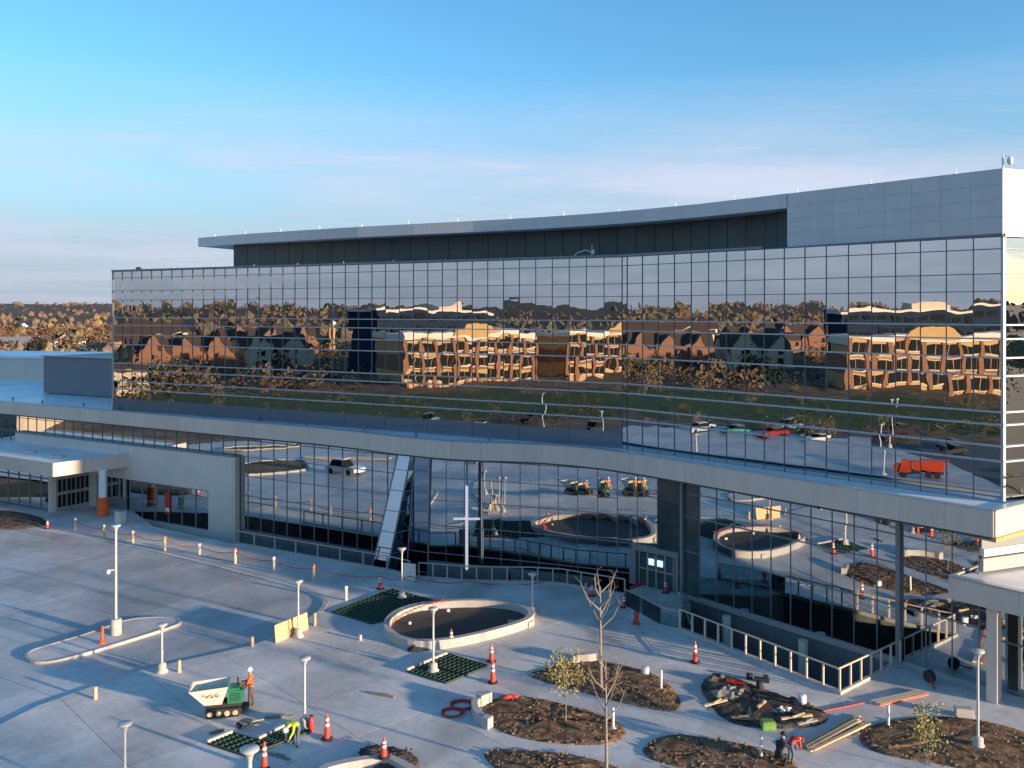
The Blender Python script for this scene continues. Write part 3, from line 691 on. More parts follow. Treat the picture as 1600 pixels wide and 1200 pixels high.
# cross fixed to the lobby glass
m = MB(); cx, cy = -3.3, 66.3
m.box((cx, cy, 3.1), (.2, .14, 6.1)); m.build('cross_upright', M['cross'], pod)
m = MB(); m.box((cx, cy-.003, 3.75), (1.95, .13, .13)); m.build('cross_arm', M['cross'], pod)
m = MB(); m.box((cx, cy+.25, 4.2), (.13, .2, 8.9)); m.build('cross_mast', M['lmull'], pod)

# white single-storey wing at the left with big window
ww = thing('entrance_wing', (-30, 79, 0), 'single-storey pale wall with long window and flat roof, left of the blue glass', 'building wing')
W1, W0 = Vector((-24.15, 78.75)), Vector((-51.8, 94.75)); tw = (W1-W0).normalized(); rw = math.atan2(tw.y, tw.x); nw = Vector((tw.y, -tw.x)); LWW = (W1-W0).length
def wpos(s): return W0+tw*s
def wseg(name, s0, s1, z0, z1, th=.4, mt='wallconc', off=0):
    c = wpos((s0+s1)/2)-nw*(th/2-off); return ub(name, M[mt], ww, (c.x, c.y, (z0+z1)/2), (s1-s0, th, z1-z0), rw)
S2 = LWW; S0, S1 = LWW-14.0, LWW-3.1
wseg('wall_panel', 10, S2, 3.0, 6.2, .3); wseg('wall_panel', S1, S2, -4.5, 3.0, .3); wseg('wall_panel', S0, S1, -4.5, -.55, .3)
wseg('wall_panel', 0, 10, 3.0, 6.2, .3); wseg('wall_cap', 0, S2, 6.2, 6.34, .45, 'lmull', .06)
c = W1-nw*.18+tw*.16; ub('end_wall', M['fascia'], ww, (c.x, c.y, .9), (.3, .5, 10.7), rw)
NW = 6
for i in range(NW):
    s = S0+(S1-S0)*(i+.5)/NW; c = wpos(s)-nw*.22
    fr = ub('window_frame', M['lmull'], ww, (c.x, c.y, 1.2), ((S1-S0)/NW, .1, .08), rw)
    for sgn in (-1, 1):
        q = wpos(s+sgn*(S1-S0)/NW/2*.97)-nw*.22; ub('window_frame', M['lmull'], ww, (q.x, q.y, 1.2), (.07, .12, 3.5), rw)
    ub('window_pane', M['glass_low'], ww, (c.x, c.y, 1.2), ((S1-S0)/NW-.08, .03, 3.44), rw)
wseg('window_head', S0, S1, 2.92, 3.0, .2, 'lmull', .02); 
q = wpos(S0+5.4)-nw*.14; ub('red_notice', M['red'], ww, (q.x, q.y, 1.3), (.75, .03, 2.0), rw); ub('red_notice', M['whitepaint'], ww, (q.x+nw.x*.02, q.y+nw.y*.02, .7), (.5, .03, .35), rw)
for i in range(4):
    s = S0-4.3+i*1.1; c = wpos(s)-nw*.2; ub('side_door', M['glass_low'], ww, (c.x, c.y, 1.5), (1.05, .04, 3.0), rw)
    q = wpos(s+.55)-nw*.2; ub('door_frame', M['lmull'], ww, (q.x, q.y, 1.5), (.09, .12, 3.0), rw)
wseg('wall_panel', 0, S0-4.9, 0, 3.0, .3)
# canopy
P1, P2, P3 = Vector((-40.6, 80.5)), Vector((-35.2, 86.9)), Vector((-60, 91.9)); P4 = Vector((-53, 99))
m = MB(); m.prism([P1, P2, P4, P3], 4.35, 5.25); o = m.build('canopy_slab', M['roof'], ww)
def edge(parent, a, b, z0, z1, mt, nm, th=.14, n=1):
    d = (b-a)/n
    for i in range(n):
        c = a+d*(i+.5); ub(nm, M[mt], parent, (c.x, c.y, (z0+z1)/2), (d.length-.01, th, z1-z0), math.atan2(d.y, d.x))
edge(ww, P3, P1, 4.2, 5.42, 'fascia', 'canopy_fascia', n=6); edge(ww, P1, P2, 4.2, 5.42, 'fascia', 'canopy_fascia', n=3)
for q in ((-46.5, 87.6), (-42.5, 85.0)):
    m = MB(); m.box((q[0], q[1], 5.32), (1.2, .7, .16)); m.build('roof_hatch', M['fascia'], ww)
m = MB(); m.tube((-37.7, 83.7, 0), (-37.7, 83.7, 4.3), .36, n=16); m.build('canopy_column', M['whitepaint'], ww)
m = MB(); m.lathe([(.47, .02), (.49, .5), (.46, .55), (.49, .6), (.48, 1.1), (.45, 1.15), (.48, 1.2), (.46, 1.75)], (-37.7, 83.7, 0), 18); m.build('column_wrap', M['orange'], ww)
V0, V1, V2 = Vector((-57, 93.5)), Vector((-43.3, 85.6)), Vector((-41.3, 88.7))
curtain(ww, V0, V1, [4.2, 3.0, .2], 9, M['glass_low'], M['lmull'], tilt=.002, vdepth=.1, vw=.1, hw=.1)
d = (V2-V1); rV = math.atan2(d.y, d.x)
c = V1+d*.5; ub('door_head', M['kerb'], ww, (c.x, c.y, 3.55), (d.length, .25, .7), rV)
ub('transom_window', M['window'], ww, (c.x+.1, c.y-.13, 3.5), (d.length*.85, .06, .4), rV)
for i in range(4):
    q = V1+d*((i+.5)/4); dr = ub('glass_door', M['rail'], ww, (q.x, q.y, 1.6), (d.length/4-.05, .1, 3.2), rV)
    nd_ = Vector((d.y, -d.x)).normalized()
    for zz in (.85, 2.3):
        for sx in (-.28, .28):
            pp = q+d.normalized()*(sx*d.length/4*.9)+nd_*.05; ub('door_pane', M['window'], ww, (pp.x, pp.y, zz), (d.length/4*.36, .03, 1.15), rV)
m = MB(); m.box((V1.x, V1.y, 2.1), (.5, .5, 4.2), rV); m.build('corner_pier', M['fascia'], ww)
# grey roof box and far parapet behind the podium roof
a = thing('roof_plant_screen', (-50, 108, 9.55), 'windowless grey box on the pale flat roof left of the mirror-glass building', 'roof enclosure')
m = MB(); m.prism([Vector((-53.6, 104)), Vector((-36, 95)), Vector((-28, 110)), Vector((-46, 119))], 9.5, 13.7); m.build('clad_box', M['greybox'], a)
m = MB(); 
for p_, q_ in (((-53.7, 103.9), (-36, 94.85)),): m.bar((*p_, 13.75), (*q_, 13.75), .3, .12)
m.build('box_cap', M['fin'], a)
far = thing('low_roof_block', (-70, 128, 9.5), 'long low tan roof parapet behind the grey box, at the left edge', 'roof enclosure')
m = MB(); m.prism([Vector((-110, 135)), Vector((-52, 121)), Vector((-50, 132)), Vector((-108, 146))], 9.3, 12.4); m.build('block_wall', M['tan'] if False else M['fascia'], far)
m = MB(); m.prism([Vector((-110.3, 134.6)), Vector((-51.6, 120.6)), Vector((-49.6, 132.4)), Vector((-108.3, 146.4))], 12.4, 12.75); m.build('block_cap', M['roof'], far)
# ------------------------------------------------------------------ hills, woods, fields around
def noise1(a, s): return math.sin(a*3+s)*.5+math.sin(a*7.3+s*2)*.3+math.sin(a*17.1+s*3)*.2+math.sin(a*41+s)*.09
def hills():
    m = MB(); n = 220
    rings = [(900, 0, -.4), (1250, .35, 0), (1600, .8, 6), (1900, 1, 8), (2500, 1, 4), (4800, .6, 0)]
    V = []
    for r, k, zz in rings:
        for i in range(n):
            a = 2*math.pi*i/n; h = zz+k*(19+7*noise1(a, 1.3+r*.0007)) if k else zz
            V.append((r*math.cos(a), r*math.sin(a), h))
    fs = [(k*n+i, k*n+(i+1) % n, (k+1)*n+(i+1) % n, (k+1)*n+i) for k in range(len(rings)-1) for i in range(n)]
    m.add(V, fs, True); o = m.build('hills', M['hill']); o['kind'] = 'structure'
hills()
def hill_z(x, y):
    r = math.hypot(x, y)
    if r < 950: return -.4
    if r < 1250: return -.4+(r-950)/300*7
    if r < 1900: return 6+(r-1250)/650*20
    return 26
def woods(name, mt, n, rmin, rmax, size, seed, sector=None):
    rnd = random.Random(seed); V, Fs = [], []
    for _ in range(n):
        a = rnd.uniform(*sector) if sector else rnd.uniform(0, 2*math.pi)
        r = rmin+(rmax-rmin)*rnd.random()**.8
        x, y = r*math.sin(a), r*math.cos(a)
        if -190 < x < -40 and -90 < y < 110: continue
        if -275 < x < -60 and -70 < y < 60: continue
        z = hill_z(x, y); s = size*rnd.uniform(.6, 1.35); o = len(V); k = 7
        for lvl, (rr, zz) in enumerate(((.55, .12), (1, .45), (.75, .8), (.25, 1.02))):
            for i in range(k):
                t = 2*math.pi*(i+rnd.uniform(-.3, .3))/k; q = s*.55*rr*rnd.uniform(.65, 1.25)
                V.append((x+q*math.cos(t), y+q*math.sin(t), z+s*zz*rnd.uniform(.85, 1.12)))
        for l in range(3):
            for i in range(k): Fs.append((o+l*k+i, o+l*k+(i+1) % k, o+(l+1)*k+(i+1) % k, o+(l+1)*k+i))
        Fs.append(tuple(o+3*k+i for i in range(k)))
    m = MB(); m.add(V, Fs); o = m.build(name, M[mt]); o['kind'] = 'stuff'
PI = math.pi
for mt, n, sd_ in (('tree_b', 6500, 1), ('tree_o', 2200, 2), ('tree_g', 1500, 3), ('tree_y', 1200, 4), ('tree_d', 500, 5)):
    woods('far_woods', mt, n, 330, 2000, 6.5, sd_)
# leafy and bare trees seen over the roofs at the left, each a thing
def leaf_cloud(seed, n, rx, rz, zc, leaf, lobes=7):
    rnd = random.Random(seed); V, Fs = [], []
    cs = [(rnd.uniform(-.55, .55)*rx, rnd.uniform(-.55, .55)*rx, zc+rnd.uniform(-.5, .6)*rz, rnd.uniform(.4, .62)) for _ in range(lobes)]
    for _ in range(n):
        cx_, cy_, cz_, k = rnd.choice(cs); d = Vector((rnd.gauss(0, 1), rnd.gauss(0, 1), rnd.gauss(0, 1))).normalized()*(rnd.random()**.4)
        p = Vector((cx_+d.x*rx*k, cy_+d.y*rx*k, cz_+d.z*rz*k)); s = leaf*rnd.uniform(.5, 1.3)
        a = Vector((rnd.gauss(0, 1), rnd.gauss(0, 1), rnd.gauss(0, 1))).normalized(); b = a.orthogonal().normalized(); c = a.cross(b)
        o = len(V); V += [p+b*s, p+c*s*.7, p-b*s, p-c*s*.7]; Fs.append((o, o+1, o+2, o+3))
    m = MB(); m.add(V, Fs); return m
protos = []
for k, (mt, h, w, nm, lab) in enumerate((('tree_o', 9, 4.2, 'autumn_tree', 'rust-red autumn tree with rounded crown among houses beyond the roofs'), ('tree_b', 10, 4.8, 'autumn_tree', 'brown half-bare autumn tree with wide crown beyond the pale roofs'),
        ('tree_g', 9.5, 4.6, 'green_tree', 'olive green tree with full crown standing among the autumn trees'), ('tree_y', 8, 4.0, 'autumn_tree', 'ochre yellow autumn tree with round crown beyond the pale roofs'), ('tree_d', 11, 3.4, 'evergreen_tree', 'dark narrow evergreen among the autumn trees at the left'))):
    t = thing(nm, (0, 0, 0), lab, 'tree', 'trees beyond the roofs')
    leaf_cloud(k+3, 520, w, h*.38, h*.6, .55).build('crown', M[mt], t)
    m = MB(); m.tube((0, 0, -.5), (.1, 0, h*.5), .22, .1, 6); m.tube((.1, 0, h*.4), (w*.4, .3, h*.7), .1, .04, 5); m.tube((.1, 0, h*.4), (-w*.4, -.4, h*.72), .1, .04, 5); m.build('trunk', M['bark'], t)
    protos.append(t)
rt = random.Random(11)
first = set(); seen_lab = set()
for i in range(70):
    d = 265*(780/265)**(rt.random())
    x = (rt.uniform(-30, 260)-800)/F*d; k = rt.choice((0, 0, 1, 1, 1, 2, 3, 3, 4)); s = rt.uniform(.75, 1.25)
    q = 800+F*x/d; pl_ = 'at the left edge' if q < 45 else 'left of the grey roof box' if q < 85 else 'behind the grey roof box' if q < 130 else 'beside the tower end' if q < 180 else 'behind the tower end'
    ds = 'nearest' if d < 320 else 'near' if d < 400 else 'middle-distance' if d < 520 else 'far' if d < 640 else 'farthest'
    lab = '%s %s %s tree %s' % (ds, 'small' if s < .9 else 'tall' if s > 1.1 else 'mid-sized', ('rust-red', 'brown half-bare', 'olive green', 'ochre yellow', 'dark evergreen')[k], pl_)
    if lab in seen_lab: continue
    seen_lab.add(lab)
    if k not in first: first.add(k); t = protos[k]; t.location = (x, d, -.3); t.scale = (s,)*3; t['label'] = lab
    else: dup(protos[k], (x, d, -.3), rt.uniform(0, 6.28), scale=s, label=lab)
for k in range(5):
    if k not in first: protos[k].location = (-200, 420+20*k, -.3)

def gable_house(loc, rz, L, D, eave, ridge, wall, label, roof='roofbrown', wins=4, floors=2, cat='house', name='house', gables=0):
    """long side L faces local +x"""
    t = thing(name, loc, label, cat, None); b = Vector(loc); t.rotation_euler.z = rz
    P = lambda x, y, z: (b.x+x, b.y+y, b.z+z)
    m = MB(); m.add([P(-D/2, -L/2, 0), P(D/2, -L/2, 0), P(D/2, L/2, 0), P(-D/2, L/2, 0), P(-D/2, -L/2, eave), P(D/2, -L/2, eave), P(D/2, L/2, eave), P(-D/2, L/2, eave), P(0, -L/2, ridge), P(0, L/2, ridge)],
        [(0, 1, 5, 4), (4, 5, 8), (1, 2, 6, 5), (2, 3, 7, 6), (6, 7, 9), (3, 0, 4, 7)]); m.build('wall', M[wall], t)
    m = MB(); o_ = .5; 
    for s in (-1, 1):
        zE = eave-(ridge-eave)*o_/(D/2)
        m.add([P(s*(D/2+o_), -L/2-o_, zE), P(s*(D/2+o_), L/2+o_, zE), P(0, L/2+o_, ridge), P(0, -L/2-o_, ridge), P(s*(D/2+o_), -L/2-o_, zE+.2), P(s*(D/2+o_), L/2+o_, zE+.2), P(0, L/2+o_, ridge+.2), P(0, -L/2-o_, ridge+.2)],
            [(0, 1, 2, 3), (4, 7, 6, 5), (0, 4, 5, 1), (0, 3, 7, 4), (1, 5, 6, 2)])
    rf = m.build('roof', M[roof], t)
    for g in range(gables):
        y = -L/2+L*(g+.5)/gables; w = min(4.2, L/gables*.38); zt = ridge-.3; zb_ = eave*.5
        m = MB(); m.add([P(D/2+.9, y-w, 0), P(D/2+.9, y+w, 0), P(D/2+.9, y+w, eave+.2), P(D/2+.9, y, zt+.3), P(D/2+.9, y-w, eave+.2), P(-.2, y-w, 0), P(-.2, y+w, 0), P(-.2, y+w, eave+.2), P(-.2, y, zt+.3), P(-.2, y-w, eave+.2)],
            [(0, 1, 2, 3, 4), (1, 6, 7, 2), (0, 4, 9, 5)]); m.build('gable_wall', M[wall], t)
        m = MB()
        for s in (-1, 1): m.bar(P(D/2+.55, y+s*w*.55, (eave+zt)/2+.45), P(-.2, y+s*w*.55, (eave+zt)/2+.45), w*1.25, .18) if False else m.add([P(D/2+1.2, y+s*(w+.3), eave), P(D/2+1.2, y, zt+.55), P(-.2, y, zt+.55), P(-.2, y+s*(w+.3), eave), P(D/2+1.2, y+s*(w+.3), eave-.2), P(D/2+1.2, y, zt+.35)], [(0, 1, 2, 3), (0, 4, 5, 1)])
        m.build('gable_roof', M[roof], t)
        for f in range(floors): ubox('window', M['window'], t, P(D/2+.92, y, 1.7+f*eave/floors), (.06, 1.7, 1.4))
    for f in range(floors):
        for i in range(wins):
            y = -L/2+L*(i+.5)/wins; z = eave*(f+.5)/floors
            ubox('window', M['window'], t, P(D/2+.02, y, z), (.08, min(1.5, L/wins*.5), min(1.5, eave/floors*.5)))
            ubox('window_sill', M['creamtrim'], t, P(D/2+.06, y, z-.85), (.16, 1.7, .12))
    if cat == 'house' and D > 7:
        m = MB(); m.box(P(-D*.2, L*.2, ridge), (.8, .8, 1.8)); m.build('chimney', M['brick'], t)
    return t
# light houses among those trees
for k, (x, y, col, rf, lab) in enumerate(((15, 540, 'creamtrim', 'greybox', 'pale house with grey roof among autumn trees, at the left edge'), (48, 536, 'whitepaint', 'roofbrown', 'small white house between green and rust trees'), (62, 528, 'tan', 'roofbrown', 'tan house showing between autumn trees left of the tower'),
        (110, 533, 'creamtrim', 'roofbrown', 'cream house with brown roof below the red trees, beside the tower'), (138, 520, 'tanlight', 'greybox', 'pale tan house farther off between brown tree crowns'), (30, 511, 'whitepaint', 'greybox', 'tiny white distant house above the others at the left'), (92, 508, 'creamtrim', 'roofbrown', 'tiny cream distant house under the ridge left of the tower'))):
    p = G(x, y, 5); gable_house((p.x, p.y, -.3), R(-60+23*k), 14, 9, 5.5, 8.6, col, lab, rf, wins=3, floors=2)

# fields, lawn, road left of the plaza (mirrored in the tower)
sheet('bare_field', M['field'], [(-60, 120), (-190, 110), (-200, -80), (-40, -90), (-22, -20), (-14, 20), (-63, 19.9), (-63, 96)], [], -.33)
sheet('lawn', M['grass'], [(-165, 62), (-130, 3), (-114, -26), (-104, -66), (-58, -48), (-70, 0), (-86, 22), (-98, 48), (-112, 74)], [], -.322)
sheet('road', M['asphalt'], [(-95, 62), (-84, 48), (-70, 22), (-58, 0), (-48, -40), (-38, -38), (-48, 2), (-60, 24), (-74, 50), (-84, 66)], [], -.314)
sheet('car_park', M['asphalt'], [(-56, 34), (-62.5, 22), (-50, 4), (-30, -4), (-15, 19.6), (-56, 19.6)], [], -.306)

def office(name, loc, L, D, bays, label, wall='tan', band='brick'):
    t = thing(name, loc, label, 'building'); b = Vector(loc); P = lambda x, y, z: (b.x+x, b.y+y, b.z+z)
    ubox('ground_storey', M[wall], t, P(-D/2, 0, 2), (D, L, 4.0))
    ubox('middle_storey', M[band], t, P(-D/2+.1, 0, 6), (D, L+.2, 4.0))
    ubox('top_storey', M[wall], t, P(-D/2, 0, 9.9), (D, L, 3.8))
    ubox('cornice', M['creamtrim'], t, P(-D/2, 0, 12.1), (D+1.4, L+1.4, .6)); ubox('parapet', M['creamtrim'], t, P(-D/2+.1, 0, 12.9), (D+.6, L+.6, 1.0))
    m = MB(); w = L*.17
    m.add([P(.75, -w, 12.5), P(.75, w, 12.5), P(.75, w*.75, 14.3), P(.75, 0, 15.6), P(.75, -w*.75, 14.3), P(-1.2, -w, 12.5), P(-1.2, w, 12.5), P(-1.2, w*.75, 14.3), P(-1.2, 0, 15.6), P(-1.2, -w*.75, 14.3)], [(0, 1, 2, 3, 4), (5, 9, 8, 7, 6), (1, 6, 7, 2), (2, 7, 8, 3), (3, 8, 9, 4), (4, 9, 5, 0)])
    m.build('pediment', M[wall], t)
    for i in range(bays):
        y = -L/2+L*(i+.5)/bays
        for z, h in ((2.2, 2.3), (6.1, 2.4), (9.9, 2.2)):
            ubox('window_pane', M['window'], t, P(.24, y, z), (.1, L/bays*.62, h)); ubox('window_sill', M['creamtrim'], t, P(.3, y, z-h/2-.22), (.4, L/bays*.66, .22))
            ubox('window_bar', M['tan'], t, P(.31, y, z), (.06, .1, h))
        if z > 5: ubox('window_head', M['creamtrim'], t, P(.28, y, 7.6), (.3, L/bays*.66, .2))
    for i in range(bays+1): ubox('pilaster', M['brick'], t, P(.18, -L/2+L*i/bays, 6), (.6, .9, 11.9))
    return t
office('brick_office', (-150, -22, -.3), 40, 18, 9, 'tan and brick three-storey office with cream cornice and gable, mirrored in the tower')
office('brick_office', (-154, -78, -.3), 44, 18, 9, 'tan and brick office farther along its street, mirrored at the near corner of the tower')
t = thing('slate_office', (-190, -34, -.3), 'dark slate-blue office block with pale roof edge behind the tan brick office', 'building')
ubox('wall', M['bluewall'], t, (-200, -34, 9.2), (20, 42, 19)); ubox('roof_edge', M['creamtrim'], t, (-199.9, -34, 19.0), (21, 43, .7))
for f in range(5):
    for i in range(10): ubox('window', M['window'], t, (-189.9, -52.5+4.1*i, 2.2+3.6*f), (.3, 2.8, 1.7))
ubox('stair_tower', M['tanlight'], t, (-195, -38, 20.2), (8, 10, 1.8))
gable_house((-240, 31, -.3), 0, 30, 13, 6.5, 11.5, 'brick', 'long brick terrace with brown roof and gables, mirrored at the far left of the tower', wins=6, gables=3, cat='building', name='terrace')
gable_house((-246, 0, -.3), R(-6), 24, 13, 6.5, 11, 'tanlight', 'tan terrace with brown roof beside the brick terrace, mirrored in the tower', wins=5, gables=2, cat='building', name='terrace')
gable_house((-330, 40, -.3), R(8), 40, 14, 7, 12, 'tan', 'distant tan apartment row with brown roof behind the brick terrace', wins=8, cat='building', name='terrace')
gable_house((-340, -30, -.3), R(-8), 46, 14, 7, 12, 'brick', 'distant brick apartment row behind the tan terrace', wins=8, cat='building', name='terrace', gables=3)
gable_house((-250, -78, -.3), R(-20), 26, 13, 6.5, 11, 'creamtrim', 'cream house row beyond the slate office', wins=5, cat='building', name='terrace', gables=2)
gable_house((-420, 10, -.3), R(5), 50, 16, 8, 13, 'creamtrim', 'farthest pale apartment row below the wooded ridge', wins=8, cat='building', name='terrace')
gable_house((-300, 95, -.3), R(15), 26, 12, 6, 10, 'tanlight', 'tan house row at the end of the street, mirrored at the tower\'s left edge', wins=5, cat='building', name='terrace', gables=2)
gable_house((-165, 62, -.3), R(10), 9, 7, 5.5, 7, 'tanlight', 'small pale tan shed on the grass, mirrored at the left end of the tower', wins=2, floors=1, cat='shed', name='shed')
t = thing('water_tower', (-278, -36, -.3), 'small pale round-topped water tank on a tan shaft between the terraces', 'water tower')
m = MB(); m.tube((-278, -36, -.3), (-278, -36, 13), 1.0, .8, 12); m.build('shaft', M['tan'], t)
m = MB(); m.lathe([(.8, 12.5), (1.5, 13.2), (1.6, 14), (1.1, 14.8), (.3, 15.2)], (-278, -36, 0), 14); m.build('tank', M['whitepaint'], t)
# nearer scrub and trees round those buildings
def scrub(name, mt, n, area, size, seed):
    rnd = random.Random(seed); V, Fs = [], []
    for _ in range(n):
        a = rnd.choice(area); x, y = rnd.uniform(a[0], a[1]), rnd.uniform(a[2], a[3]); s = size*rnd.uniform(.5, 1.4)
        for _k in range(60):
            d = Vector((rnd.gauss(0, .3), rnd.gauss(0, .3), abs(rnd.gauss(.5, .28)))); p = Vector((x, y, -.3))+d*s; q = s*.085
            u_ = Vector((rnd.gauss(0, 1), rnd.gauss(0, 1), rnd.gauss(0, 1))).normalized(); v_ = u_.orthogonal().normalized(); o = len(V)
            V += [p+u_*q, p+v_*q, p-u_*q, p-v_*q]; Fs.append((o, o+1, o+2, o+3))
    m = MB(); m.add(V, Fs); o = m.build(name, M[mt]); o['kind'] = 'stuff'
AR = ((-232, -176, -12, 60), (-232, -206, 8, 60), (-300, -255, -60, 60), (-330, -215, -75, -58), (-190, -172, -60, 60), (-320, -260, 40, 120), (-130, -112, -45, 40))
AR2 = ((-222, -180, 2, 70), (-300, -262, -60, 60), (-420, -345, -80, 90), (-175, -150, 2, 80), (-260, -215, -110, -62))
for mt, n, s, sd_ in (('tree_b', 110, 4.6, 1), ('tree_o', 46, 4.2, 2), ('tree_g', 40, 4.2, 3), ('tree_d', 26, 5, 4), ('tree_y', 36, 4.2, 5)):
    scrub('street_trees', mt, n, AR2, s, sd_)
for mt, n, s, sd_ in (('tree_b', 60, 1.4, 6), ('tree_o', 50, 1.3, 7), ('tree_g', 60, 1.3, 8)):
    scrub('field_shrubs', mt, n, ((-120, -84, -60, 70), (-160, -120, -40, 70), (-84, -66, -30, 40)), s, sd_)

def car(loc, rz, col, label, h=1.5, L=4.6, pickup=False):
    mt = mat('car_paint', col, .3, .2, var=.02)
    t = thing('parked_car', loc, label, 'car', 'cars by the road'); t.rotation_euler.z = rz; b = Vector(loc); w = .9
    def prof(pts, yy): return [(b.x+x, b.y+yy, b.z+z) for x, z in pts]
    body = [(-L/2, .35), (-L/2, .85), (-L*.32, .95), (L*.22, .95), (L/2, .78), (L/2, .35)]
    m = MB(); n = len(body); A, B = prof(body, -w), prof(body, w); m.add(A+B, [tuple(range(n)), tuple(range(2*n-1, n-1, -1))]+[(i, n+i, n+(i+1) % n, (i+1) % n) for i in range(n)]); m.build('body', mt, t)
    cab = [(-L*.36, .94), (-L*.26, h), (L*.05, h), (L*.2, .94)] if not pickup else [(-L*.08, .94), (-L*.05, h+.2), (L*.12, h+.2), (L*.24, .94)]
    m = MB(); n = 4; A, B = prof(cab, -w*.86), prof(cab, w*.86); m.add(A+B, [tuple(range(n)), tuple(range(2*n-1, n-1, -1))]+[(i, n+i, n+(i+1) % n, (i+1) % n) for i in range(n)]); m.build('windows', M['window'], t)
    top = [(cab[1][0], h+(.2 if pickup else 0)), (cab[2][0], h+(.2 if pickup else 0))]
    ubox('roof', mt, t, (b.x+(top[0][0]+top[1][0])/2, b.y, b.z+top[0][1]+.03), (top[1][0]-top[0][0]+.1, w*1.75, .08))
    for sx in (-.3, .3):
        for sy in (-1, 1):
            m = MB(); m.tube((b.x+L*sx, b.y+sy*(w-.1), b.z+.34), (b.x+L*sx, b.y+sy*(w+.06), b.z+.34), .34, n=12); m.build('wheel', M['tyre'], t)
    return t
for a in (((-70, 15.8, -.3), 1.2, (.03, .03, .035), 'black car parked by the field road, mirrored left of the kink'), ((-57, 13, -.3), 1.2, (.05, .055, .06), 'dark grey car parked by the road, mirrored in the tower'),
          ((-74, 45, -.3), 1.1, (.5, .6, .62), 'pale blue car beside the teal car on the road'), ((-71.5, 40, -.3), 1.1, (.08, .3, .32), 'teal car between the pale blue and red cars'), ((-69, 35, -.3), 1.1, (.45, .03, .02), 'red car parked on the road past the lawn'),
          ((-66, 29, -.3), 1.1, (.7, .7, .7), 'white car farthest along the row on the road')): car(*a)
car((-80, 30, -.3), .9, (.25, .38, .5), 'blue pickup standing on bare earth by the lawn', pickup=True)
car((-30, 9, -.3), .4, (.5, .5, .52), 'silver car parked on the dark car park', h=1.55); car((-24, 13, -.3), .4, (.1, .1, .11), 'charcoal car parked beside the silver car')
car((-45, 62, -.12), -.5, (.75, .75, .75), 'white car parked beside an island on the left lot', h=1.7)
t = thing('retaining_wall', (-110, 90, -.3), 'long low tan wall beyond the left lot', 'wall'); ubox('wall_face', M['tanlight'], t, (-110, 90, 1.3), (1.0, 26, 3.2), 1.87); ubox('wall_cap', M['creamtrim'], t, (-110, 90, 3.0), (1.3, 26.3, .25), 1.87)
# orange-red tipper truck
t = thing('tipper_truck', (-35, 26, -.1), 'orange-red tipper truck on the pale lot left of the plaza', 'truck'); t.rotation_euler.z = 2.0; t.scale = (.75,)*3; b = Vector((-35, 26, -.1))
P = lambda x, y, z: (b.x+x, b.y+y, b.z+z)
RO = mat('truck_red', (.50, .055, .015), .4, var=.1)
ubox('chassis', M['black'], t, P(0, 0, .8), (6.2, 1.1, .3)); ubox('cab', RO, t, P(2.3, 0, 1.75), (1.5, 2.2, 1.7)); ubox('windscreen', M['window'], t, P(3.06, 0, 2.1), (.05, 1.9, .7)); ubox('bonnet', RO, t, P(3.5, 0, 1.3), (1.0, 1.8, .9))
m = MB(); m.add([P(-3.1, -1.2, 1.1), P(1.2, -1.2, 1.1), P(1.4, -1.25, 2.5), P(-3.3, -1.25, 2.4), P(-3.1, 1.2, 1.1), P(1.2, 1.2, 1.1), P(1.4, 1.25, 2.5), P(-3.3, 1.25, 2.4)], [(0, 1, 2, 3), (7, 6, 5, 4), (0, 4, 5, 1), (1, 5, 6, 2), (3, 7, 4, 0), (2, 6, 7, 3)]); m.build('tipper_bed', RO, t)
for x in (-2.2, -1.1, 2.6):
    for y in (-1, 1): m = MB(); m.tube(P(x, y*.85, .5), P(x, y*1.15, .5), .5, n=12); m.build('wheel', M['tyre'], t)
# ------------------------------------------------------------------ railings round the courts
def railing(name, pts, label, postmat, spacing=1.42, h=1.1, mid=False):
    t = thing(name, (*pts[0], 0), label, 'railing'); L_ = [0]
    for a, b in zip(pts, pts[1:]): L_.append(L_[-1]+(b-a).length)
    n = round(L_[-1]/spacing); tb = MB(); lb = MB()
    for a, b in zip(pts, pts[1:]): tb.bar((*a, h), (*b, h), .07, .07); lb.bar((*a, .12), (*b, .12), .06, .06)
    tb.build('top_rail', postmat, t); lb.build('lower_rail', postmat, t)
    for k in range(n+1):
        s = L_[-1]*k/n; i = max(j for j in range(len(pts)-1) if L_[j] <= s+1e-6); a, b = pts[i], pts[i+1]; d = (b-a).normalized(); p = a+d*(s-L_[i])
        ubox('post', postmat, t, (p.x, p.y, h/2), (.09, .09, h), math.atan2(d.y, d.x))
    return t
railing('railing', RAIL_L[:2]+[Vector((-7.3, 64.8))], 'straight grey railing with wide bays below the left blue glass, ending at a lamp', M['rail'], 2.3)
railing('railing', [Vector((-6.6, 64.35))]+RAIL_L[3:], 'curving grey railing with close posts in front of the lobby and white cross', M['rail'], 1.05)
RTAN = mat('tan_railing', (.62, .50, .38), .6, var=.06)
railing('railing', [p-Vector((.05, .05)) for p in RAIL_R], 'tan railing round the corner of the dark court below the right glass wall', RTAN, 1.0, 1.25)
strip([RAIL_R[2]+Vector((-.0, -.1)), RAIL_R[1]+Vector((0, -.2)), RAIL_R[0]+Vector((-.15, -.05))][::-1], .28, -.05, .16, 'court_kerb', M['kerb'], closed=False)
strip([p for p in RAIL_L], .25, -.05, .12, 'court_kerb', M['kerb'], closed=False)
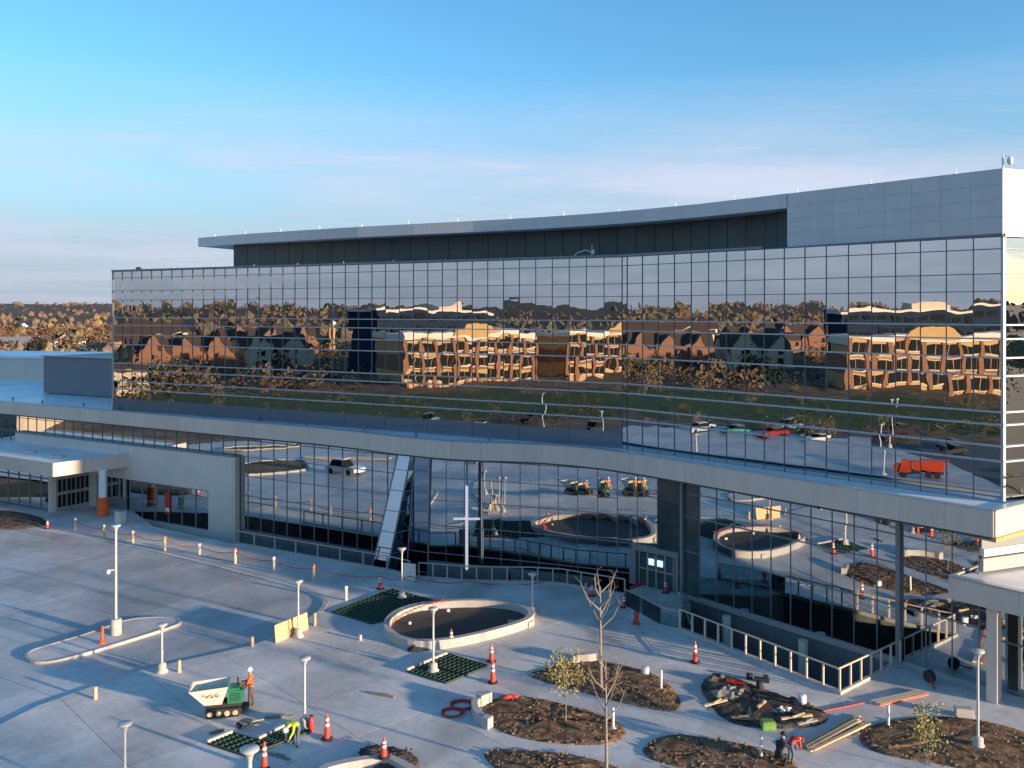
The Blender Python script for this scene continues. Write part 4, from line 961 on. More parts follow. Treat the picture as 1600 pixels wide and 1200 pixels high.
# glass guard beside the bridge to the doors
t = thing('glass_guard', (8.8, 57, 0), 'low pale glass guard beside the walkway to the doors, with a cone in front', 'balustrade')
ga = [G(975, 948).xy, G(1000, 960).xy, G(1032, 978).xy, G(1064, 985).xy]
for a, b in zip(ga, ga[1:]):
    d = b-a; c = (a+b)/2; ubox('glass_panel', M['clear_glass'], t, (c.x, c.y, .62), (d.length-.05, .03, 1.0), math.atan2(d.y, d.x))
    ubox('base_shoe', M['rail'], t, (c.x, c.y, .06), (d.length, .12, .12), math.atan2(d.y, d.x)); ubox('cap_rail', M['rail'], t, (c.x, c.y, 1.14), (d.length, .06, .05), math.atan2(d.y, d.x))
gb = [R2A+Vector((-.3, -1.0)), R2A+Vector((-.6, -5.6))]
a, b = gb; d = b-a
for i in range(4):
    c = a+d*((i+.5)/4); ubox('glass_panel', M['clear_glass'], t, (c.x, c.y, .62), (d.length/4-.05, .03, 1.1), math.atan2(d.y, d.x)); ubox('base_shoe', M['rail'], t, (c.x, c.y, .06), (d.length/4, .14, .12), math.atan2(d.y, d.x))
# entrance doors at the end of the walkway
t = thing('entrance_doors', (9.9, 62.6, 0), 'grey framed entrance doors with two blue-white screens, at the end of the walkway', 'doors')
e0, e1 = Vector((8.5, 63.2)), Vector((11.1, 60.9)); d = e1-e0; re_ = math.atan2(d.y, d.x); ne_ = Vector((d.y, -d.x)).normalized()
ubox('door_head', M['lmull'], t, ((e0.x+e1.x)/2, (e0.y+e1.y)/2, 2.55), (d.length+.3, .3, .4), re_)
ubox('door_pier', M['lmull'], t, (e0.x, e0.y, 1.2), (.5, .5, 2.4), re_); ubox('door_pier', M['lmull'], t, (e1.x, e1.y, 1.2), (.25, .3, 2.4), re_)
for i in range(4):
    c = e0+d*(.12+.8*(i+.5)/4); ubox('door_leaf', M['dark_glass'], t, (c.x, c.y, 1.15), (d.length*.19, .06, 2.2), re_)
    for s in (-1, 1): q = c+d.normalized()*s*d.length*.095; ubox('door_frame', M['rail'], t, (q.x, q.y, 1.15), (.07, .1, 2.3), re_)
    ubox('door_frame', M['rail'], t, (c.x, c.y, 1.2), (d.length*.19, .09, .07), re_)
for k in (.42, .62): c = e0+d*k+ne_*.1; ubox('lit_screen', M['screen'], t, (c.x, c.y, 1.75), (.42, .04, .42), re_)

# ------------------------------------------------------------------ lamps
def lamp_proto(h, label, tall=False):
    t = thing('lamp_post', (0, 0, 0), label, 'lamp post', 'lamp posts on the plaza')
    r = .08 if tall else .06
    m = MB()
    if tall: m.lathe([(.32, 0), (.32, .85), (.29, .9)], n=18)
    else: m.lathe([(.32, 0), (.32, .1), (.22, .16), (.22, .42), (.12, .5)], n=16)
    m.build('pedestal', M['kerb'], t)
    m = MB(); m.tube((0, 0, .4), (0, 0, h-.25), r, r*.85, 10); m.build('pole', M['pole'], t)
    m = MB(); m.lathe([(r*.9, h-.36), (.10, h-.22), (.16, h-.12), (.27, h-.045), (.28, h-.01), (.27, h+.015), (.06, h+.03)], n=18); m.build('lamp_head', M['pole'], t)
    m = MB(); m.lathe([(.06, h-.30), (.13, h-.16), (.13, h-.13)], n=10) if False else m.box((0, r+.02, 1.0), (.1, .03, .2)); m.build('hand_hole_cover', M['rail'], t)
    return t
LP = [((466, 995), 3.25, 'short lamp post standing before the leaning plywood board'), ((476, 1138), 3.2, 'short lamp post behind the worker bending at the green grid'),
      ((628, 935), 3.3, 'short lamp post on the far dark green grid, white panel beside it'), ((677, 1050), 3.35, 'short lamp post on the green grid square in front of the oval planter'),
      ((832, 959), 2.5, 'short lamp post at the pointed end of the oval planter'), ((253, 1050), 2.5, 'short lamp post standing beside the end of the long parking island'),
      ((195, 1266), 3.3, 'short lamp post rising from the bottom edge, left of the green grid'), ((1528, 1168), 4.2, 'slim lamp post on the right mulch bed, in line with the canopy column')]
for k, (p, h, lab) in enumerate(LP):
    t = lamp_proto(h, lab); t.location = G(*p)
t = lamp_proto(6.35, 'tall lamp post on a concrete drum in the parking island, camera on its pole', True); t.location = G(181, 992)+Vector((0, 0, .05)); b = t.location
WORLD_LOC[t.name] = Vector((0, 0, 0))
m = MB(); m.bar((0, 0, 3.75), (-.35, -.05, 3.75), .05, .05); m.lathe([(.05, .12), (.12, .05), (.12, -.06), (.07, -.14)], (-.42, -.05, 3.66), 10); m.build('camera', M['whitepaint'], t)
t = lamp_proto(6.4, 'tall lamp post whose wide head cuts across the bottom edge by the grid', True); p = G(390, 1170, 6.4); t.location = (p.x, p.y, 0)
t = lamp_proto(6.35, 'tall lamp post off to the left, mirrored beside the orange-red truck', True); t.location = (-33, 31, -.1)
t = lamp_proto(6.35, 'tall lamp post on the field road, mirrored above the white cars', True); t.location = (-60, 20, -.3)

# bollard lights in the beds, stakes along the drive
def bollard(loc, h, label):
    t = thing('bollard_light', loc, label, 'bollard', 'white bollard lights'); b = Vector(loc)
    m = MB(); m.tube(b+Vector((0, 0, .05)), b+Vector((0, 0, h)), .06, n=10); m.build('post', M['whitepaint'], t)
    m = MB(); m.lathe([(.24, 0), (.24, .05), (.1, .09)], b, 14); m.build('base_plate', M['pole'], t)
bollard(G(1033, 1078), 1.0, 'white bollard light near the rounded end of the upper mulch bed')
bollard(G(958, 1138), .95, 'white bollard light at the right tip of the middle mulch bed')
bollard(G(1388, 1136), 1.0, 'white bollard light between the lumber and the right mulch bed')
bollard(G(1189, 1184), 1.0, 'white bollard light in the lower mulch bed left of the crouching workers')
STK = [((149, 1092), .6, 'tan stake nearest the camera on the edge of the drive'), ((280, 1050), .62, 'tan stake on the drive edge beside the short lamp post'), ((394, 1010), .55, 'tan stake on the drive edge left of the plywood board'), ((492, 977), .75, 'orange-capped stake just right of the plywood board'), ((563, 1000), .3, 'short tan stake at the near corner of the far green grid')]
for (p, h, lab) in STK:
    b = G(*p); m = MB(); m.tube(b, b+Vector((0, 0, h)), .10, .09, 10); o = m.build('stake', M['timber'], None, b); tag(o, lab, 'stake', 'stakes along the drive')
FP = [((118, 828), .9), ((163, 840), .95), ((208, 849), .9), ((258, 861), 1.05), ((312, 866), .7), ((368, 880), 1.0), ((428, 890), .8), ((490, 907), 1.0), ((541, 938), .8)]
names = ['leftmost post of the rope fence, by the red cone', 'second post of the rope fence, left of the tall lamp head', 'third post of the rope fence, just right of the tall lamp', 'wide tan post of the rope fence below the long window', 'short thin post of the rope fence below the window end', 'red-topped post of the rope fence at the corner of the pale wall', 'grey post of the rope fence before the railing start', 'red-capped post of the rope fence before the second railing bay', 'thin grey post standing alone on the paving near the drive curve']
for ((p, h), lab) in zip(FP, names):
    t = thing('fence_post', G(*p), lab, 'post', 'posts of the rope fence'); b = G(*p)
    m = MB(); m.box(b+Vector((0, 0, h/2)), (.16, .12, h), .5); m.build('stake', M['timber'] if h > .85 else M['rail'], t)
    m = MB(); m.box(b+Vector((0, 0, h+.05)), (.17, .13, .16), .5); m.build('cap', M['orange'] if h > .95 else M['white_band'], t)
m = MB()
rp = [G(*p)+Vector((0, 0, h*.85)) for p, h in FP[:8]]+[G(594, 918)+Vector((0, 0, .75)), G(640, 908)+Vector((0, 0, .35)), G(735, 914)+Vector((0, 0, .25)), G(850, 914)+Vector((0, 0, .2))]
for a, b in zip(rp, rp[1:]):
    prev = a
    for k in range(1, 7):
        f = k/6; q = a.lerp(b, f)-Vector((0, 0, .25*4*f*(1-f))); m.tube(prev, q, .028, n=5, caps=False); prev = q
tag(m.build('barrier_rope', M['red']), 'red barrier rope sagging between fence posts from the canopy to the lobby railing', 'rope')

# ------------------------------------------------------------------ cones
def cone(p, h, label, tilt=0, slim=True, z=0):
    b = G(*p) if not isinstance(p, Vector) else p
    b = b+Vector((0, 0, z)); t = thing('traffic_cone', b, label, 'traffic cone', 'orange traffic cones')
    m = MB(); m.lathe([(.27, 0), (.27, .05), (.2, .09)], b, 8, False); m.build('base', M['rubber'], t)
    r0, r1 = (.14, .055) if slim else (.19, .05)
    m = MB(); m.lathe([(r0, .08), (r0*.8+r1*.2, h*.3), (r1+.015, h*.86), (r1*.6, h*.9), (r1*.9, h*.97), (.02, h)], b, 14); m.build('body', M['orange_c'], t)
    for f in (.52, .72):
        ra = r0+(r1+.012-r0)*(f-.08)/.8; rb_ = r0+(r1+.012-r0)*(f+.03)/.8
        m = MB(); m.lathe([(ra+.012, h*f), (rb_+.01, h*(f+.10))], b, 14); m.build('reflective_band', M['white_band'], t)
    if tilt: t.rotation_euler = (tilt, tilt*.3, 0)
M['orange_c'] = mat('cone_orange', (.80, .06, .025), .45, var=.08, scale=6)
CN = [((511, 1155), 1.15, 'tall cone with white bands right of the worker in yellow'), ((768, 1034), 1.0, 'far cone of the close pair right of the oval planter'), ((770, 1067), 1.15, 'near cone of the close pair beside the green grid square'),
      ((705, 1009), .95, 'cone against the front wall of the oval planter'), ((1086, 1035), 1.15, 'cone standing alone before the tan railing of the dark court'), ((975, 949), .8, 'cone at the start of the glass guard by the walkway'),
      ((1040, 926), .85, 'cone in front of the entrance doors'), ((1026, 958), .75, 'cone standing against the glass guard'), ((594, 920), .95, 'cone where the red rope ends at the far green grid'), ((74, 826), .75, 'cone at the dirt edge left of the rope fence'),
      ((413, 1204), 1.2, 'cone at the bottom edge beside the wide lamp head'), ((925, 931), .8, 'cone by the curving railing, behind the bare tree branches'), ((160, 1010), .0, '')]
for p, h, lab in CN:
    if h: cone(p, h, lab)
cone(G(600, 1184, .5), .85, 'small cone standing on the white planter wall at the bottom edge')
m = MB(); b = G(159, 1006)+Vector((0, 0, .06)); m.tube(b, b+Vector((.05, 0, .95)), .09, .07, 10); m.lathe([(.2, 0), (.2, .06), (.1, .1)], b, 10); tag(m.build('marker_tube', M['orange'], None, b), 'orange marker tube leaning on the parking island below the tall lamp', 'marker')

# ------------------------------------------------------------------ oval planter, grid squares, beds
t = thing('oval_planter', G(720, 975), 'teardrop-shaped empty basin with pale raised rim in the middle of the plaza', 'planter')
rim = px((597, 978), (603, 962), (625, 948), (665, 939), (720, 935), (775, 936), (812, 941), (832, 950), (836, 958), (828, 967), (800, 977), (750, 990), (700, 1000), (650, 1003), (615, 994), z=.5)
rim = smooth(rim, 2); ar = sum(rim[i].x*rim[(i+1) % len(rim)].y-rim[(i+1) % len(rim)].x*rim[i].y for i in range(len(rim)))
if ar < 0: rim = rim[::-1]
inner = [p for p in rim]
strip(rim, .36, -.05, .5, 'rim_wall', M['kerb'], t, kind=None)
cen = sum(rim, Vector((0, 0)))/len(rim); basin = [p+(cen-p).normalized()*.3 for p in rim]
m = MB(); m.prism(basin, .0, .06); m.build('basin_floor', M['basin'], t)
for i, (q, s) in enumerate((((700, 955), .12), ((640, 975), .1))): 
    b = G(*q, .06); m = MB(); m.lathe([(s, 0), (s, .12), (s*.6, .14)], b, 10); m.build('drain', M['whitepaint'], t)
m = MB()
rn = random.Random(5); prev = None
for f in range(26):
    a = f/25; q = Vector((612+80*a, 975-38*a**.6-(1 if f % 2 else -1))); b = G(q.x, q.y+rn.uniform(-1.2, 1.2), .54)
    if prev is not None: m.tube(prev, b, .035, n=5)
    prev = b
tag(m.build('barrier_netting', M['orange_c']), 'crumpled orange netting draped along the left rim of the oval planter', 'netting')
t = thing('lumber_stack', G(815, 972), 'short offcuts and a pale bucket by the pointed end of the oval planter', 'debris')
for i, (x, y, l) in enumerate(((805, 972, .9), (812, 975, .7), (822, 971, .8), (828, 976, .5))):
    b = G(x, y, .1); m = MB(); m.box(b, (l, .25, .2+.07*i), .3*i); m.build('offcut', M['kerb'], t)

def grid(name, pts, label, nu, nv, rot=None, kerb=True):
    P = px(*pts); t = thing(name, G(*pts[0]), label, 'planting grid')
    m = MB(); m.prism(P, .01, .045); m.build('base_sheet', M['gridbase'], t)
    a, b, c, d = P[:4]; m = MB()
    for i in range(nu+1):
        f = i/nu; m.bar((*a.lerp(b, f), .075), (*d.lerp(c, f), .075), .055, .06)
    for i in range(nv+1):
        f = i/nv; m.bar((*a.lerp(d, f), .07), (*b.lerp(c, f), .07), .055, .06)
    tag(m.build('grid_bars', M['grid'], t), kind='stuff')
    if kerb: m = MB(); m.bar((*a, .1), (*b, .1), .16, .2); m.build('timber_edge', M['kerb'], t)
    return t
grid('planting_grid', ((635, 1050), (699, 1023), (762, 1042), (697, 1069)), 'green plastic grid square holding a lamp post, in front of the oval planter', 9, 9)
grid('planting_grid', ((518, 957), (612, 922), (700, 946), (580, 976)), 'largest dark green grid, behind the left end of the oval planter', 14, 12, kerb=False)
g3 = grid('planting_grid', ((323, 1163), (362, 1147), (430, 1166), (384, 1183)), 'left half of the angled green grid by the worker in yellow', 6, 6)
grid('planting_grid', ((403, 1158), (443, 1138), (487, 1144), (430, 1166)), 'right half of the angled green grid, the worker in yellow bending over it', 6, 5)

def bed(pts, label, name='mulch_bed', mt='mulch', z=.05, hump=.06, nz=3):
    P = smooth(px(*pts), 2); c = sum(P, Vector((0, 0)))/len(P); m = MB(); rn = random.Random(len(label)); V = []; n = len(P)
    rings = [(1.0, .0), (.985, z), (.85, z+hump*.5), (.6, z+hump), (.3, z+hump*1.1)]
    for k, zz in rings: V += [(c.x+(p.x-c.x)*k+ (rn.uniform(-.12, .12) if k < .98 else 0), c.y+(p.y-c.y)*k+(rn.uniform(-.12, .12) if k < .98 else 0), zz+(rn.uniform(-.04, .05) if k < .98 else 0)) for p in P]
    V.append((c.x, c.y, z+hump)); fs = []
    for r in range(len(rings)-1): fs += [(r*n+i, r*n+(i+1) % n, (r+1)*n+(i+1) % n, (r+1)*n+i) for i in range(n)]
    fs += [((len(rings)-1)*n+i, (len(rings)-1)*n+(i+1) % n, len(V)-1) for i in range(n)]
    m.add(V, fs, True); o = m.build(name, M[mt], None, (c.x, c.y, 0)); tag(o, label, 'planting bed')
    # chips and clods lying on it
    ch = MB(); 
    for _ in range(int(150*max(1, len(P)/30))):
        k = math.sqrt(rn.random())*.95; p = rn.choice(P); q = c+(p-c)*k; h = z+hump*(1-k)*.9
        ch.box((q.x+rn.uniform(-.3, .3), q.y+rn.uniform(-.3, .3), h+.03), (rn.uniform(.05, .17), rn.uniform(.04, .09), rn.uniform(.02, .05)), rn.uniform(0, 3), rn.uniform(-.4, .4))
    tag(ch.build('bark_chips' if mt == 'mulch' else 'clods', M['mulch_chip'] if mt == 'mulch' else M['soil'], o), kind='stuff')
    return o
M['mulch_chip'] = mat('mulch_chips', (.29, .18, .105), .9, var=.5, scale=5)
bed(((822, 1054), (852, 1044), (890, 1034), (935, 1032), (975, 1040), (1022, 1052), (1052, 1075), (1067, 1100), (1058, 1112), (1035, 1112), (990, 1103), (940, 1090), (890, 1077), (850, 1066)), 'upper mulch bed, spindle shaped, with the farther bare tree and white blocks')
bed(((753, 1100), (775, 1091), (815, 1088), (860, 1096), (905, 1107), (950, 1121), (978, 1138), (976, 1153), (955, 1163), (915, 1165), (860, 1162), (800, 1151), (768, 1136), (753, 1117)), 'middle mulch bed with curved white end wall and small yellow tree')
bed(((1000, 1170), (1028, 1152), (1062, 1148), (1112, 1155), (1165, 1164), (1225, 1180), (1255, 1202), (1230, 1225), (1130, 1212), (1060, 1200), (1012, 1186)), 'lower mulch bed left of the crouching workers, cut by the bottom edge')
bed(((1338, 1150), (1358, 1134), (1400, 1125), (1465, 1119), (1535, 1126), (1605, 1144), (1650, 1175), (1630, 1208), (1540, 1210), (1470, 1194), (1400, 1185), (1352, 1170)), 'large mulch bed at the right edge with a lamp post and yellow sapling')
bed(((748, 1173), (800, 1172), (880, 1178), (950, 1192), (990, 1215), (940, 1250), (830, 1240), (775, 1205)), 'brown mulch strip at the bottom edge below the middle bed')
bed(((1092, 1072), (1108, 1056), (1140, 1056), (1180, 1072), (1222, 1088), (1272, 1103), (1296, 1119), (1290, 1131), (1258, 1138), (1200, 1139), (1150, 1134), (1122, 1118), (1103, 1092)), 'unfinished dark soil bed piled with plywood, rubble and timber', 'soil_bed', 'soil', .05, .08)
bed(((-90, 803), (0, 796), (60, 806), (78, 818), (60, 826), (-90, 826)), 'bare brown soil strip below the entrance glass at the left edge', 'soil_bed', 'soil', .05, .1)
bed(((555, 1180), (575, 1172), (605, 1172), (640, 1180), (660, 1200), (640, 1215), (600, 1220)), 'small brown bed inside the white planter wall at the bottom edge', 'soil_bed', 'soil', .2, .1)
# white block walls at the beds
def block(p0, p1, h, label, name='block_wall', mt='kerb', w=.4, z=0):
    a, b = G(*p0), G(*p1); d = (b-a); c = (a+b)/2; m = MB(); m.box((c.x, c.y, h/2+z), (d.length, w, h), math.atan2(d.y, d.x)); o = m.build(name, M[mt], None, (c.x, c.y, z)); tag(o, label, 'wall')
    bm = bmesh.new(); bm.from_mesh(o.data); bmesh.ops.bevel(bm, geom=bm.edges[:], offset=.02, segments=1, affect='EDGES'); bm.to_mesh(o.data); bm.free(); return o
block((893, 1036), (930, 1032), .45, 'short pale block wall at the back of the upper mulch bed')
block((748, 1104), (765, 1097), .55, 'upper white block ending the curved wall of the middle bed')
block((757, 1139), (766, 1134), .5, 'lower white block ending the curved wall of the middle bed')
block((1492, 1118), (1520, 1120), .4, 'short pale block wall behind the large right mulch bed')
cw = px((746, 1101), (737, 1107), (736, 1116), (741, 1126), (750, 1134), (758, 1139)); cw = smooth(cw, 2, False)
o = strip(cw, .3, 0, .45, 'curved_wall', M['kerb'], closed=False, kind=None); tag(o, 'low curved white wall closing the left end of the middle mulch bed', 'wall')
pw = px((490, 1235), (500, 1202), (556, 1188), (604, 1184), (618, 1190), (645, 1206), (660, 1240), z=.5)
o = strip(smooth(pw, 1, False), .35, 0, .5, 'planter_wall', M['kerb'], closed=False, kind=None); tag(o, 'pale angled planter wall cut off by the bottom edge', 'wall')

# ------------------------------------------------------------------ young trees
def branchy(base, h, seed, label, name='bare_tree', spread=.5, n=9, fork=.55, r=.07, leaves=None, lmat=None):
    b = Vector(base); t = thing(name, b, label, 'tree'); rn = random.Random(seed)
    m = MB(); lean = Vector((rn.uniform(-.05, .05), 0, 0))
    pts = [b+Vector((0, 0, -.05)), b+lean*.5+Vector((0, 0, h*fork*.5)), b+lean+Vector((0, 0, h*fork)), b+lean*1.4+Vector((0, 0, h*.98))]
    for i in range(3): m.tube(pts[i], pts[i+1], r*(1-.27*i), r*(1-.27*(i+1)), 8)
    m.build('trunk', M['bark'], t)
    m = MB(); tips = []
    for k in range(n):
        f = fork*.85+(1-fork*.85)*k/n*.9; a = k*2.4+rn.uniform(-.3, .3); p = b+lean*f*1.4+Vector((0, 0, h*f)); L_ = h*spread*(1-.55*(f-fork*.8))*rn.uniform(.6, 1)
        q = p+Vector((math.cos(a)*L_*.45, math.sin(a)*L_*.45, L_*.42)); e = q+Vector((math.cos(a+.2)*L_*.25, math.sin(a+.2)*L_*.25, L_*.5))
        m.tube(p, q, r*.42, r*.28, 6); m.tube(q, e, r*.28, r*.1, 5); tips += [q, e]
        for _ in range(3):
            s = q.lerp(e, rn.random()) ; dd = Vector((rn.uniform(-.4, .4), rn.uniform(-.4, .4), rn.uniform(.15, .5)))*L_*.6; m.tube(s, s+dd, r*.14, r*.05, 4); tips.append(s+dd)
    m.build('branches', M['bark'], t)
    if leaves:
        V, Fs = [], []
        for _ in range(leaves):
            c = rn.choice(tips)+Vector((rn.gauss(0, 1), rn.gauss(0, 1), rn.gauss(0, 1)))*h*.06; u = Vector((rn.gauss(0, 1), rn.gauss(0, 1), rn.gauss(0, 1))).normalized(); v = u.orthogonal().normalized(); s = rn.uniform(.035, .075)*max(1, h/4); o = len(V)
            V += [c+u*s, c+v*s*.6, c-u*s, c-v*s*.6]; Fs.append((o, o+1, o+2, o+3))
        m = MB(); m.add(V, Fs); m.build('crown', lmat, t)
    return t
branchy(G(939, 1078), 5.3, 3, 'farther tall bare tree rising from the upper mulch bed', spread=.38, n=9, fork=.68, r=.1)
branchy(G(948, 1238), 5.4, 8, 'nearer tall bare tree rising from the bottom edge', spread=.36, n=8, fork=.62, r=.085)
branchy(G(884, 1131), 2.85, 5, 'small tree with sparse yellow leaves on the middle mulch bed', 'young_tree', .42, 10, .42, .035, 620, M['leaf_y'])
branchy(G(1447, 1206), 2.5, 6, 'yellow-green sapling at the bottom of the large right mulch bed', 'young_tree', .4, 10, .3, .03, 620, M['leaf_y'])

for k, (x, y, h) in enumerate(((70, -16, 14), (58, -24, 12), (96, 22, 15), (74, -38, 13))):  # trees out of view, added to break the low sun into shadow streaks
    branchy((x, y, -.3), h, 20+k, ('slender', 'lower', 'tallest', 'southern')[k]+' unseen tree with thin leaves, added east of the plaza to cast shade', 'shade_caster_tree', .5, 14, .35, .16, 1500, M['tree_y'])
# ------------------------------------------------------------------ boards, timber, cables and other site clutter
t = thing('plywood_board', G(456, 994), 'sunlit plywood sheet standing on edge behind a lamp post', 'board')
a, b = G(431, 1005), G(482, 983); up = Vector((-.10, .08, .98))
m = MB(); n_ = (b-a).normalized().cross(up)*.04; P_ = [a, b, b+up, a+up]; m.add(P_+[p-n_ for p in P_], [(0, 1, 2, 3), (7, 6, 5, 4), (0, 4, 5, 1), (1, 5, 6, 2), (2, 6, 7, 3), (3, 7, 4, 0)]); m.build('sheet', M['ply'], t)
for f in (.12, .88): p = a.lerp(b, f); m = MB(); m.bar(p-n_*2+up*.9, p-n_*16, .08, .05); m.build('prop', M['timber'], t)
t = thing('lumber_pile', G(1305, 1146), 'bundle of long pale boards lying beside the large right mulch bed', 'lumber')
rn = random.Random(2)
for i in range(11):
    f = i/10; a = G(1255+14*f+rn.uniform(-5, 5), 1165+8*f, .05+.05*(i % 3)); b = G(1335+22*f+rn.uniform(-8, 8), 1118+17*f, .05+.05*(i % 3)); m = MB(); m.bar(a, b, .16, .06); m.build('board', M['timber'], t)
t = thing('striped_boards', G(1405, 1093), 'red-edged planks on the paving between the court corner and right bed', 'lumber')
for i in range(4):
    a = G(1362+4*i, 1096+1.6*i, .08); b = G(1440+3*i, 1079+1.6*i, .08); m = MB(); m.bar(a, b, .13, .1); m.build('plank', M['timber'] if i % 2 else M['red_plank'] if 'red_plank' in M else M['creamtrim'], t)
    m = MB(); m.bar(a+Vector((.02, -.075, .01)), b+Vector((.02, -.075, .01)), .02, .06); m.build('red_edge', M['red'], t)
def coil(p, r, label, mt='red', n=3):
    b = G(*p, .04); m = MB(); rn = random.Random(int(p[0]))
    for k in range(n):
        pts = [b+Vector((math.cos(a)*(r+.06*k+rn.uniform(-.04, .04)), math.sin(a)*(r+.06*k)*.9, .03*k)) for a in [2*PI*i/14 for i in range(15)]]
        m.path(pts, .035, 5)
    o = m.build('cable_coil', M[mt], None, b); tag(o, label, 'cable coil')
coil((707, 1114), .42, 'nearer red cable coil lying left of the middle mulch bed'); coil((722, 1102), .45, 'farther dark red cable coil behind the nearer coil')
def hose(pts, r, mt, label, name='hose', cat='hose'):
    m = MB(); P = [G(x, y, .05) for x, y in pts]; m.path(P, r, 6); tag(m.build(name, M[mt], None, P[0]), label, cat)
hose(((1283, 1112), (1300, 1108), (1318, 1105), (1336, 1101), (1350, 1098)), .04, 'red', 'red hose stretching from the unfinished bed toward the planks')
hose(((993, 973), (1010, 1000), (1030, 1022), (1060, 1030), (1084, 1034)), .025, 'rail', 'thin pale cord trailing on the paving to the lone cone')
hose(((985, 919), (1000, 914), (1010, 911), (1018, 913)), .12, 'red', 'rolled red barrier tape lying before the entrance doors', 'barrier_tape', 'tape')
def tarp(p, sx, sy, h, mt, label, rz=0, name='tarpaulin', cat='tarpaulin'):
    b = G(*p); rn = random.Random(int(p[0]+p[1])); n = 8; V = []
    for i in range(n+1):
        for j in range(n+1):
            u, v = i/n-.5, j/n-.5; e = max(0, 1-(abs(u)*2)**3)*max(0, 1-(abs(v)*2)**3); x, y = u*sx*(1+rn.uniform(-.06, .06)), v*sy*(1+rn.uniform(-.06, .06))
            V.append(b+Vector((x*math.cos(rz)-y*math.sin(rz), x*math.sin(rz)+y*math.cos(rz), .02+h*e*rn.uniform(.45, 1.1))))
    m = MB(); m.add(V, [(i*(n+1)+j, (i+1)*(n+1)+j, (i+1)*(n+1)+j+1, i*(n+1)+j+1) for i in range(n) for j in range(n)]); tag(m.build(name, M[mt], None, b), label, cat)
tarp((657, 1013), 1.5, .9, .28, 'rubber', 'black crumpled tarpaulin against the front of the oval planter', .3)
tarp((797, 1092), 1.1, .4, .22, 'red', 'red tarpaulin bundle on the edge of the middle mulch bed', .1)
M['canvas'] = mat('weathered_canvas', (.36, .30, .24), .85, var=.25, scale=2)
tarp((1140, 1085), 2.3, 1.6, .25, 'canvas', 'grey plywood and canvas sheet over the unfinished bed', .6, 'canvas_sheet', 'sheet')
tarp((1120, 1064), 1.2, .7, .35, 'soil', 'dark lump of spoil at the far end of the unfinished bed', .2, 'spoil_heap', 'soil heap')
tarp((1225, 1112), 1.1, .7, .2, 'wallconc', 'pale plastic sheet crumpled on the unfinished bed', .4)
rn = random.Random(9)
for k, (x, y, l, rz, mt, lab) in enumerate(((1118, 1098, 1.4, .5, 'timber', 'pale offcut board at the near left side of the unfinished bed'), (1160, 1122, 1.0, -.2, 'bark', 'dark offcut lying low in the unfinished bed near the green crate'), (1245, 1120, 1.6, .25, 'timber', 'long pale batten right of the crumpled sheet in the unfinished bed'),
        (1262, 1128, 1.1, .4, 'rail', 'grey pipe at the right tip of the unfinished bed'), (1190, 1100, .9, .9, 'timber', 'short tan batten in the middle of the unfinished bed'), (1150, 1066, 1.0, -.4, 'red', 'red strip on the spoil at the far end of the unfinished bed'))):
    b = G(x, y, .22); m = MB(); m.box(b, (l, .12, .07), rz, .15); m.box(b+Vector((.1, .1, .05)), (l*.5, .08, .05), rz+.3); tag(m.build('offcut_board' if mt != 'rail' else 'pipe_offcut', M[mt], None, b), lab, 'board' if mt != 'rail' else 'pipe')
def drum(p, r, h, mt, label, name='drum', cat='drum', rim='rail', z=0):
    b = G(*p)+Vector((0, 0, z)); t = thing(name, b, label, cat)
    m = MB(); m.lathe([(r*.92, 0), (r, .03), (r*1.02, h*.5), (r, h-.03), (r*.95, h)], b, 16); m.build('shell', M[mt], t)
    m = MB(); m.lathe([(r*1.04, h-.04), (r*1.05, h), (r*.5, h+.015)], b, 16); m.build('lid', M[rim], t)
drum((1008, 1054), .2, .38, 'whitepaint', 'white bucket on the far edge of the upper mulch bed', 'bucket', 'bucket', 'whitepaint')
drum((1253, 1100), .2, .42, 'whitepaint', 'white bucket on the far edge of the unfinished bed', 'bucket', 'bucket', 'whitepaint')
drum((1187, 1078), .17, .42, 'rubber', 'black drum standing on the paving behind the unfinished bed', rim='rubber')
drum((1239, 1104), .15, .42, 'rubber', 'black drum beside the white bucket at the unfinished bed', rim='rubber')
drum((1171, 1061), .16, .25, 'rubber', 'low black drum farthest from the unfinished bed', rim='rubber')
m = MB(); b = G(1190, 1062, .1); m.box(b, (.75, .25, .2), -.3); m.box(b+Vector((.2, 0, .15)), (.25, .2, .15), -.3); tag(m.build('tool_case', M['rubber'], None, b), 'black tool case beside the low black drum behind the unfinished bed', 'tool case')
m = MB(); b = G(1200, 1133, .15); m.box(b, (.62, .42, .3), .1); m.box(b+Vector((0, 0, .18)), (.56, .36, .07), .1); tag(m.build('green_crate', mat('bright_green_plastic', (.16, .34, .07), .6), None, b), 'bright green crate at the near edge of the unfinished bed', 'crate')
t = thing('utility_box', G(188, 816), 'pale grey utility cabinet behind the head of the tall lamp', 'cabinet'); b = G(188, 816)
ubox('cabinet_body', M['wallconc'], t, b+Vector((0, 0, .5)), (.8, .6, 1.0), -.5); ubox('cabinet_lid', M['rail'], t, b+Vector((0, 0, 1.03)), (.86, .66, .06), -.5)
t = thing('standing_board', G(639, 907), 'pale panel standing beside the lamp post on the far green grid', 'panel'); b = G(640, 907)
ubox('panel_sheet', M['wallconc'], t, b+Vector((0, 0, .62)), (.95, .12, 1.15), -.4); ubox('panel_foot', M['rail'], t, b+Vector((0, 0, .04)), (1.0, .35, .08), -.4)
t = thing('cable_drum', G(1453, 1069), 'black cable drum with a red strap before the right glass wall', 'cable drum'); b = G(1453, 1066)
